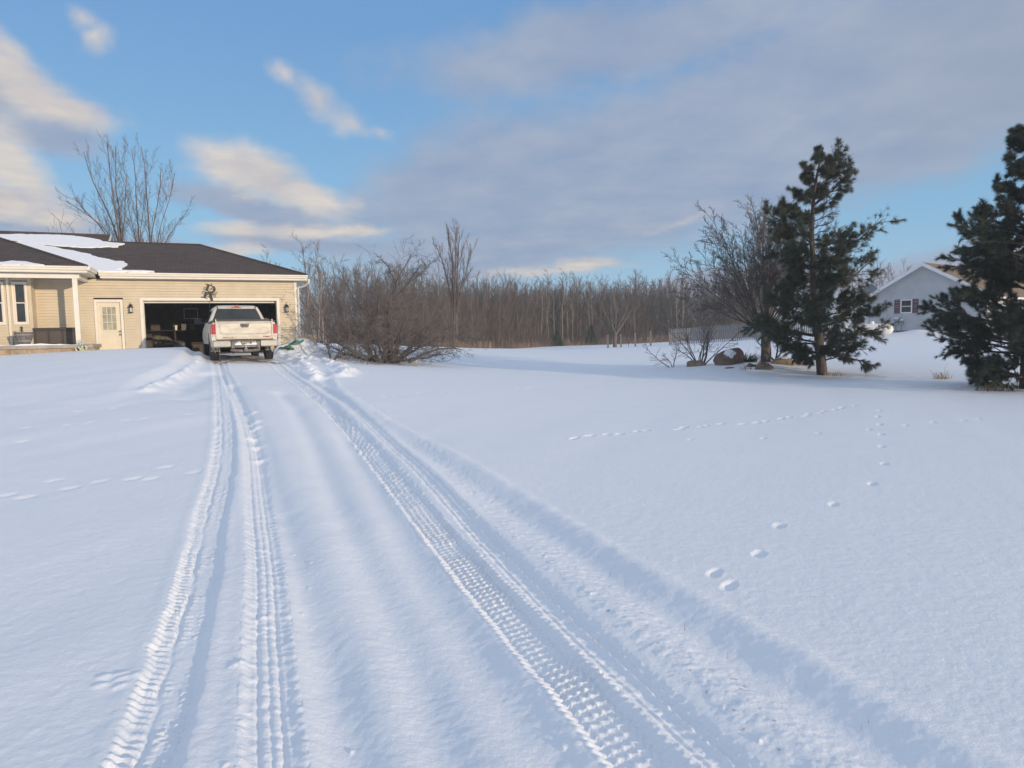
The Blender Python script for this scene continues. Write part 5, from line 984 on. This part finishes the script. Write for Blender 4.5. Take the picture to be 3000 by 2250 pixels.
n1=pine(81,(10.04,21.94,pz),[(.02,0,-.1),(-.1,0,1),(-.3,0,2.6),(-.38,0,4),(-.40,.02,5.2),(-.27,.02,6.4),(-.06,0,7.22)],
 [(.6,.7,1.0),(1.0,1.5,1.5),(1.5,2.2,1.85),(2.15,2.4,1.85),(2.4,2.0,1.4),(2.9,1.2,1.3),(3.4,.9,1.5),(3.87,1.15,1.75),(4.35,1.45,1.3),(4.8,1.1,.8),(5.2,1.3,.65),(5.7,.7,.7),(6.25,.38,.95),(6.65,.42,.75),(7.2,.15,.5)],78,'tall ragged white pine right of the leafless maple',MT['needle'],.8,.34,
 extra=[[(-.38,0,3.3),(.3,-.1,3.75),(.95,-.15,4.25),(1.45,-.1,4.7),(1.72,-.1,4.95)],[(-.3,0,2.6),(.6,-.2,2.95),(1.1,-.2,3.3),(1.45,-.2,3.6)],[(-.38,0,4.2),(-1.1,-.1,4.7),(-1.5,0,5.0),(-1.7,0,5.1)],[(-.35,0,5.4),(.2,0,5.8),(.5,0,6.2),(.7,0,6.4)],[(-.3,0,5.6),(.1,.05,6.2),(.35,.05,6.7),(.45,.05,7.1)],[(-.05,0,.75),(.8,-.2,.5),(1.15,-.3,.35)],[(-.05,0,.7),(-.4,-.2,.55),(-.8,-.2,.5)]])
pz=gz(12.55,16.5)
n2=pine(82,(12.55,16.5,pz),[(0,0,-.1),(-.02,0,1.5),(0,0,3),(.05,0,4.6),(.0,0,6.25)],
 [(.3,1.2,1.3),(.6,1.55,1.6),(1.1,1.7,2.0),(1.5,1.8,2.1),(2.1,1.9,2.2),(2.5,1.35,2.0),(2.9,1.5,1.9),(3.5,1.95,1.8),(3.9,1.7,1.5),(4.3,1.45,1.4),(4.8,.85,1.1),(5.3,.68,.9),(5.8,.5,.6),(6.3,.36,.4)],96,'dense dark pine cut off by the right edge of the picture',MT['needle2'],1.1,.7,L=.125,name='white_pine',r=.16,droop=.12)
# --- far woods: single trees that stand out in front, one mass behind
def proto(seed,H,kind):
    rng=np.random.default_rng(seed); w=.06
    if kind=='birch':
        T=line([(0,0,-.2),(rng.normal(0,.15),0,H*.4),(rng.normal(0,.4),0,H*.75),(rng.normal(0,.6),0,H)],.085,.02,10,rng,.03); S=T; A=spawn(rng,*S,13,.35,1,.3,.7,.12,.26,5,.08,.06,.4,.3,.5,.02); B=spawn(rng,*A,5,.2,1,.3,.8,.3,.5,3,.1,.03,.6,.5,.4,.014); return [T],[A,B]
    n={'tall':1,'fork':3,'round':5,'slim':1}[kind]
    T=line([(0,0,-.2),(rng.normal(0,.1),0,H*.35),(rng.normal(0,.25),0,H*.7),(rng.normal(0,.3),0,H*.97)],.085 if n>1 else .075,.025,10,rng,.03); out=[T]
    for k in range(n-1):
        a=rng.random()*6.28; ti=rng.uniform(.2,.6); b=T[0][0][3]; e=b+np.array([sin(ti)*cos(a),sin(ti)*sin(a),cos(ti)])*H*.6; out.append(line([b,b*.4+e*.6+np.array([0,0,-.2]),e],.055,.02,10,rng,.05))
    S=cat3(out); A=spawn(rng,*S,{'tall':24,'fork':14,'round':14,'slim':22}[kind],.15,1,.3,.85,.16,.34 if kind!='slim' else .2,6,.09,.05,.4,.3,.5,.018); B=spawn(rng,*A,7,.2,1,.3,.9,.3,.55,4,.11,.03,.6,.5,.4,.012); Cc=spawn(rng,*B,4,.2,1,.3,.9,.35,.65,3,.1,.02,.6,.6,.4,.0095); return [S],[A,B,Cc]
def merged(p,n1=4):
    a,b=p; Va,Fa=tubes([s[0] for s in a],[s[1] for s in a],5); Vb,Fb=tubes([s[0] for s in b],[s[1] for s in b],3); return np.concatenate([Va,Vb]),np.concatenate([Fa,Fb+len(Va)])
PR=[]
for i,(H,k,m) in enumerate(((10.5,'tall','wood_a'),(10,'fork','wood_b'),(11,'round','wood_b'),(9.5,'slim','wood_b'),(10,'tall','wood_c'),(9.5,'fork','wood_a'),(10.5,'slim','wood_a'),(9,'round','wood_b'))):
    V,F=merged(proto(100+i,H,k)); o=mesh_np('woods_tree',V,F,MT[m],None,True); PR.append(o)
BR=[]
for i in range(4):
    a,b=proto(130+i,9.5,'birch'); V,F=merged((a,b)); BR.append(mesh_np('birch_tree',V,F,MT['birch'],None,True))
rng=np.random.default_rng(77); used=set()
def wood_line(t): return np.interp(t,[0,.10,.24,.5,.8,1],[-22,-14,-7.5,7,22,40]),np.interp(t,[0,.10,.24,.5,.8,1],[66,72,86,106,101,92])
def inst(protos,i,x,y,sc,rz,label,group,cat='tree'):
    o=protos[i]
    if (id(protos),i) in used: o=o.copy(); COL.objects.link(o)
    used.add((id(protos),i)); o.location=(x,y,gz(x,y)-.1); o.rotation_euler=(rng.normal(0,.03),rng.normal(0,.03),rz); o.scale=(sc*rng.uniform(.85,1.1),sc*rng.uniform(.85,1.1),sc); tag(o,label,cat,group)
for k in range(210):
    t=(k+rng.random())/210; x,y=wood_line(t); y+=2.5+rng.random()*10; x+=rng.normal(0,.4); sc=np.interp(t,[0,.15,.24,.4,.55,.62,.75,1],[.8,.85,.88,1.0,1.06,.97,1.02,.98])*rng.uniform(.86,1.08)
    inst(PR,int(rng.integers(8)),x,y,sc,rng.random()*6.28,'bare grey brown tree in the front rows of the far woods','front trees of the far woods')
for k,(px,d) in enumerate(((885,64),(905,66),(938,63),(950,66),(1425,104),(1455,103),(1470,106),(1503,108),(1540,105),(1572,106),(1580,107),(1588,106),(1610,105),(1625,106),(1652,105),(1668,107),(1680,106),(1700,108),(1730,107),(1740,106),(1760,108),(1860,104),(1985,100),(2000,102),(2460,95))):
    u=(px-1500)/1990; inst(BR,k%4,u*d,d,rng.uniform(.6,.92)*(1 if px>1400 else .85),rng.random()*6.28,'slender birch with pale bark at the edge of the far woods','pale birches of the far woods')
Vs=[];Fs=[];b0=0
src=[]
for i,(H,k) in enumerate(((10.5,'tall'),(10,'fork'),(9.5,'slim'),(10.5,'round'))):
    rg=np.random.default_rng(160+i); a,b=proto(150+i,H,k); src.append(merged((a,b[:2])))
for k in range(380):
    t=rng.random(); x,y=wood_line(t); y+=10+rng.random()*26; x=x*(1+rng.random()*.15)+rng.normal(0,1.5); V,F=src[int(rng.integers(4))]; a=rng.random()*6.28; s=rng.uniform(.85,1.12)*(1.0 if t<.4 else .95); c_,s_=cos(a),sin(a); W=np.stack([V[:,0]*c_-V[:,1]*s_,V[:,0]*s_+V[:,1]*c_,V[:,2]],-1)*s+np.array([x,y,gz(x,y)-.1]); Vs.append(W); Fs.append(F+b0); b0+=len(V)
o=mesh_np('far_woods',np.concatenate(Vs),np.concatenate(Fs),MT['wood_b'],None,True); tag(o,'dense leafless woodland filling the horizon behind the field','woods',kind='stuff')
# undergrowth inside the wood edge
n=6500; t=rng.random(n); x,y=wood_line(t); y=y+1.5+rng.random(n)*22; x=x+rng.normal(0,.5,n); z=base_z(x,y); P=np.stack([x,y,z],-1); d=rng.normal(0,.35,(n,3)); d[:,2]=1; Lh=rng.gamma(3.2,.85,n)+.8; K=5; Q=np.empty((n,K,3)); Q[:,0]=P
for k in range(1,K): d=d+rng.normal(0,.14,(n,3)); d/=np.linalg.norm(d,axis=1,keepdims=True); Q[:,k]=Q[:,k-1]+d*(Lh/(K-1))[:,None]
S=(Q,np.full((n,K),.02)*np.linspace(1,.5,K)[None],Lh); A=spawn(rng,*S,7,.2,1,.4,1,.25,.5,3,.1,.02,.8,.6,.4,.012); V,F=tubes([S[0],A[0]],[S[1],A[1]],3); o=mesh_np('wood_undergrowth',V,F,MT['wood_a'],None,True); tag(o,'tangled bare undergrowth along the front of the far woods','undergrowth',kind='stuff')
# small dark evergreens in the wood edge, and trees behind the grey house
def small_fir(x,y,h,label,seed):
    rng=np.random.default_rng(seed); t=thing('young_evergreen',(x,y,gz(x,y)),0,label,'evergreen','young evergreens at the wood edge'); V,F=tubes([line([(0,0,0),(0,0,h)],.05,.01,5)[0]],[line([(0,0,0),(0,0,h)],.05,.01,5)[1]],5); mesh_np('trunk',V,F,MT['bark_dark'],t)
    m=2600; hh=rng.random(m)**1.2*h; r=(h*.36)*(1-hh/h)*np.sqrt(rng.random(m)); a=rng.random(m)*6.28; P=np.stack([r*np.cos(a),r*np.sin(a),hh+.1],-1); D=np.stack([np.cos(a),np.sin(a),.1+0*a],-1); V,F=needles(rng,P,D,2,.28,.03,.2); mesh_np('crown',V,F,MT['needle'],t)
for k,(px,d,h,lb) in enumerate(((1635,99,2.6,'dark young evergreen low in the far woods left of the field tree'),(1735,100,2.9,'dark young evergreen in the far woods just left of the field tree'))): u=(px-1500)/1990; small_fir(u*d,d,h,lb,200+k)
for k,(px,d,sc,lb) in enumerate(((2560,75,.78,'rounded bare treetop showing left of the grey gable roof'),(2600,82,.85,'bare treetop just above the left slope of the grey roof'),(2500,70,.8,'bare tree between the tall pine and the grey house'),(2470,90,.9,'hazy bare tree behind the tall pine'),(2395,88,.95,'bare tree behind the middle of the tall pine'),(2640,95,.9,'bare treetop nearest the grey roof apex'))): u=(px-1500)/1990; inst(PR,(2,7,1,0,4,2)[k],u*d,d,sc,k*1.3,lb,'bare trees behind the grey house')
for k,(px,d,sc,lb) in enumerate(((780,58,.78,'bare tree rising behind the right end of the garage roof'),(830,60,.74,'bare tree just right of the garage ridge end'),(905,57,.8,'bare tree close behind the garage downspout'),(950,60,.85,'bare tree between the garage and the thicket'))): u=(px-1500)/1990; inst(PR,(6,3,0,4)[k],u*d,d,sc,k*2.1,lb,'bare trees behind the garage')
# ------------------------------------------------------------------ sky, sun, camera
SUN_AZ=radians(133); SUN_EL=radians(8.5)        # azimuth clockwise from +Y
def world():
    w=bpy.data.worlds.new('World'); scene.world=w; w.use_nodes=True; nt=w.node_tree; N=nt.nodes; L=nt.links; bg=N['Background']; bg.inputs['Strength'].default_value=SKY
    sky=N.new('ShaderNodeTexSky'); sky.sky_type='NISHITA'; sky.sun_disc=False; sky.sun_elevation=SUN_EL; sky.sun_rotation=SUN_AZ; sky.air_density=1.0; sky.dust_density=.6; sky.ozone_density=2.0
    tc=N.new('ShaderNodeTexCoord'); sp=N.new('ShaderNodeSeparateXYZ'); L.new(tc.outputs['Generated'],sp.inputs[0])
    def M(op,a,b=None,c=None,clamp=False):
        n=N.new('ShaderNodeMath'); n.operation=op; n.use_clamp=clamp
        for i,v in enumerate((a,b,c)):
            if v is None: continue
            if isinstance(v,(int,float)): n.inputs[i].default_value=v
            else: L.new(v,n.inputs[i])
        return n.outputs[0]
    az0=M('MULTIPLY',M('ARCTAN2',sp.outputs[0],sp.outputs[1]),57.2958); el0=M('MULTIPLY',M('ARCSINE',sp.outputs[2]),57.2958); el=el0
    # noise on a flat cloud deck seen in perspective
    zz=M('ADD',M('MAXIMUM',sp.outputs[2],0),.11); cv=N.new('ShaderNodeCombineXYZ'); L.new(M('DIVIDE',sp.outputs[0],zz),cv.inputs[0]); L.new(M('DIVIDE',sp.outputs[1],zz),cv.inputs[1])
    def noise(scale,det,rough,off=0,dist=0,vec=None):
        n=N.new('ShaderNodeTexNoise'); n.inputs['Scale'].default_value=scale; n.inputs['Detail'].default_value=det; n.inputs['Roughness'].default_value=rough; n.inputs['Distortion'].default_value=dist
        mp=N.new('ShaderNodeMapping'); mp.inputs['Location'].default_value=(off,off*.7,0); L.new(vec or cv.outputs[0],mp.inputs[0]); L.new(mp.outputs[0],n.inputs['Vector']); return M('SUBTRACT',n.outputs['Fac'],.5)
    nA=noise(1.1,7,.58,3.1,.3); nB=noise(3.2,6,.6,7.7,.2); nD=noise(15,6,.62,1.3,.2,tc.outputs['Generated']); nE=noise(5,5,.6,2.3,.3,tc.outputs['Generated'])
    w1=noise(4.5,4,.55,11.3,.2,tc.outputs['Generated']); w2=noise(4.5,4,.55,5.9,.2,tc.outputs['Generated'])
    az=M('ADD',az0,M('MULTIPLY',w1,8)); el=M('ADD',el0,M('MULTIPLY',w2,4))
    fld=M('ADD',M('ADD',M('MULTIPLY',nA,1.1),M('MULTIPLY',nB,.5)),M('ADD',M('MULTIPLY',nD,.75),M('MULTIPLY',nE,.7)))
    def blob(a0,e0,ra,re,rot):
        da=M('SUBTRACT',az,a0); de=M('SUBTRACT',el,e0); c,s=cos(radians(rot)),sin(radians(rot))
        u=M('DIVIDE',M('ADD',M('MULTIPLY',da,c),M('MULTIPLY',de,s)),ra); v=M('DIVIDE',M('SUBTRACT',M('MULTIPLY',de,c),M('MULTIPLY',da,s)),re)
        return M('SUBTRACT',1.0,M('SQRT',M('ADD',M('MULTIPLY',u,u),M('MULTIPLY',v,v)))),v
    def smooth(x,lo,hi):
        n=N.new('ShaderNodeMapRange'); n.interpolation_type='SMOOTHSTEP'; n.inputs['From Min'].default_value=lo; n.inputs['From Max'].default_value=hi; L.new(x,n.inputs['Value']); return n.outputs[0]
    def layer(blobs,amp,lo,hi):
        best=None; 
        for (a,e,ra,re,rot,st) in blobs:
            b,_=blob(a,e,ra,re,rot); b=M('ADD',b,st-1.0) if st!=1 else b
            best=b if best is None else M('SMOOTH_MAX',best,b,.3)
        return smooth(M('ADD',best,M('MULTIPLY',fld,amp)),lo,hi)
    grey=layer(GREY,.6,-.1,.5); cream=layer(CREAM,1.05,-.12,.84)
    # horizon haze band
    hz=smooth(el,9.0,-1.0)
    def mix(f,a,b,bl='MIX'):
        n=N.new('ShaderNodeMixRGB'); n.blend_type=bl
        for i,v in enumerate((f,a,b)):
            if isinstance(v,tuple): n.inputs[i].default_value=(*v,1)
            elif isinstance(v,(int,float)): n.inputs[i].default_value=v
            else: L.new(v,n.inputs[i])
        return n.outputs[0]
    k=1/SKY
    def C(r,g,b): 
        f=lambda c:((c/255+.055)/1.055)**2.4 if c>10 else c/255/12.92
        return (f(r)*k*EXPK,f(g)*k*EXPK,f(b)*k*EXPK)
    base=mix(1.0,sky.outputs[0],SKYTINT,'MULTIPLY')
    base=mix(.7,base,mix(smooth(el0,2,26),C(150,206,246),C(120,173,230)))
    base=mix(M('MULTIPLY',hz,.45),base,C(180,214,242))
    var=smooth(M('ADD',nB,M('MULTIPLY',nE,.35)),-.34,.34)
    gcol=mix(var,C(140,160,191),C(170,180,199))
    gcol=mix(M('MULTIPLY',smooth(az,18,42),.6),gcol,C(160,168,184))
    out=mix(M('MULTIPLY',grey,.93),base,gcol)
    ccol=mix(var,C(196,190,194),C(232,222,208))
    out=mix(M('MULTIPLY',cream,.9),out,ccol)
    # unseen sky overhead and behind the camera: bright cloud added to light the snow
    over=smooth(M('ADD',el0,M('MULTIPLY',nA,10)),27,40); back=smooth(M('ADD',M('ABSOLUTE',az0),M('MULTIPLY',nB,30)),60,110)
    dome=M('MAXIMUM',over,back); out=mix(M('MULTIPLY',dome,.92),out,mix(var,C(173,191,217),C(197,208,226)))
    L.new(out,bg.inputs['Color'])
SKY=.1
EXPK=1.0
HAZE=.0013
SKYTINT=(1.,1.,1.)
GREY=[];CREAM=[]
GREY= [(20.5, 14.5, 32.9, 6.2, 13, 1.25), (-1.1, 11.5, 10.3, 6.1, 10, 1.2), (11.5, 22.1, 25.7, 4.5, 5, 0.8), (33.6, 17.9, 12.8, 6.8, 0, 1.05), (-3.2, 6.8, 10.9, 2.8, 5, 1.0), (32.6, 3.8, 12.3, 1.6, 8, 1.0), (16.3, 3.8, 6.9, 1.2, 5, 0.95), (-35.5, 8.3, 5.6, 2.0, -5, 1), (-33.7, 15.2, 5.9, 1.6, -22, 0.85), (-18.8, 9.6, 7.1, 1.4, -10, 1.1), (-22.5, 10.3, 4.6, 1.3, -5, 0.95), (-33.9, 14.3, 5.9, 1.6, -18, 0.9), (-16.4, 7.3, 10.9, 1.2, -3, 0.9), (-29.5, 6.8, 7.7, 1.3, 0, 0.8)]
CREAM= [(-21.7, 12.8, 3.4, 1.6, 0, 1.1), (-19.5, 12.5, 4.3, 1.8, -8, 1.25), (-16.4, 11.6, 4.0, 1.6, -14, 1.15), (-14.3, 10.7, 2.6, 1.1, -14, 0.95), (-21.6, 8.3, 5.4, 0.9, -2, 0.95), (-16.8, 8.3, 5.7, 0.9, -2, 0.95), (-12.1, 8.5, 3.4, 0.7, -3, 0.85), (-35.8, 12.2, 3.3, 2.4, -30, 1.1), (-34.0, 10.4, 3.1, 2.0, -35, 1.05), (-35.6, 9.4, 3.8, 2.1, 0, 0.9), (-33.1, 8.6, 2.8, 1.2, 0, 0.85), (-34.3, 17.2, 5.1, 2.0, -24, 1.0), (-31.5, 15.5, 4.1, 1.4, -15, 0.95), (-34.8, 18.7, 3.6, 1.6, -25, 0.8), (-30.0, 21.4, 2.8, 1.7, -30, 0.5), (-28.9, 20.2, 1.9, 2.1, 0, 0.55), (-17.5, 19.1, 2.6, 1.6, -20, 0.45), (-15.1, 17.9, 3.7, 2.0, -30, 0.5), (-12.6, 16.4, 3.7, 1.6, -30, 0.55), (-11.0, 15.9, 2.9, 1.2, -15, 0.55), (14.1, 8.6, 14.3, 1.2, 15, 0.36), (4.5, 5.3, 7.4, 1.0, 3, 0.9), (-21.7, 6.6, 5.1, 1.1, 0, 0.8)]
world()
sl=bpy.data.lights.new('sun','SUN'); sl.energy=3.5; sl.angle=radians(.6); sl.color=(1,.80,.56); so=bpy.data.objects.new('sun',sl); COL.objects.link(so)
sd_=Vector((sin(SUN_AZ)*cos(SUN_EL),cos(SUN_AZ)*cos(SUN_EL),sin(SUN_EL))); so.rotation_euler=sd_.to_track_quat('Z','Y').to_euler(); so.location=sd_*60
cam=bpy.data.cameras.new('camera'); co=bpy.data.objects.new('camera',cam); COL.objects.link(co); scene.camera=co
cam.sensor_width=36; cam.lens=1990/3000*36; cam.clip_end=6000; cam.clip_start=.05
f=1990.; p=atan(f/26300); r=.019
R_=Vector((cos(r),-sin(r)*sin(p),-sin(r)*cos(p))); U_=Vector((sin(r),cos(r)*sin(p),cos(r)*cos(p))); F_=Vector((0,cos(p),-sin(p)))
co.matrix_world=Matrix(((R_.x,U_.x,-F_.x,0),(R_.y,U_.y,-F_.y,0),(R_.z,U_.z,-F_.z,1.65),(0,0,0,1)))
hz_=MB(); hz_.box(-1300,1300,-1300,1300,-3,16); hm=bpy.data.materials.new('cold_air'); hm.use_nodes=True; hn=hm.node_tree; hn.nodes.remove(hn.nodes['Principled BSDF']); pv=hn.nodes.new('ShaderNodeVolumePrincipled'); pv.inputs['Color'].default_value=(.93,.96,1,1); pv.inputs['Density'].default_value=HAZE; pv.inputs['Anisotropy'].default_value=.0
hn.links.new(pv.outputs[0],hn.nodes['Material Output'].inputs['Volume']); ho=hz_.build('haze',hm); tag(ho,'thin cold haze in the air over the snowy field','haze',kind='stuff')
vs=scene.view_settings; vs.view_transform='Standard'; vs.look='None'; vs.exposure=0; vs.gamma=1
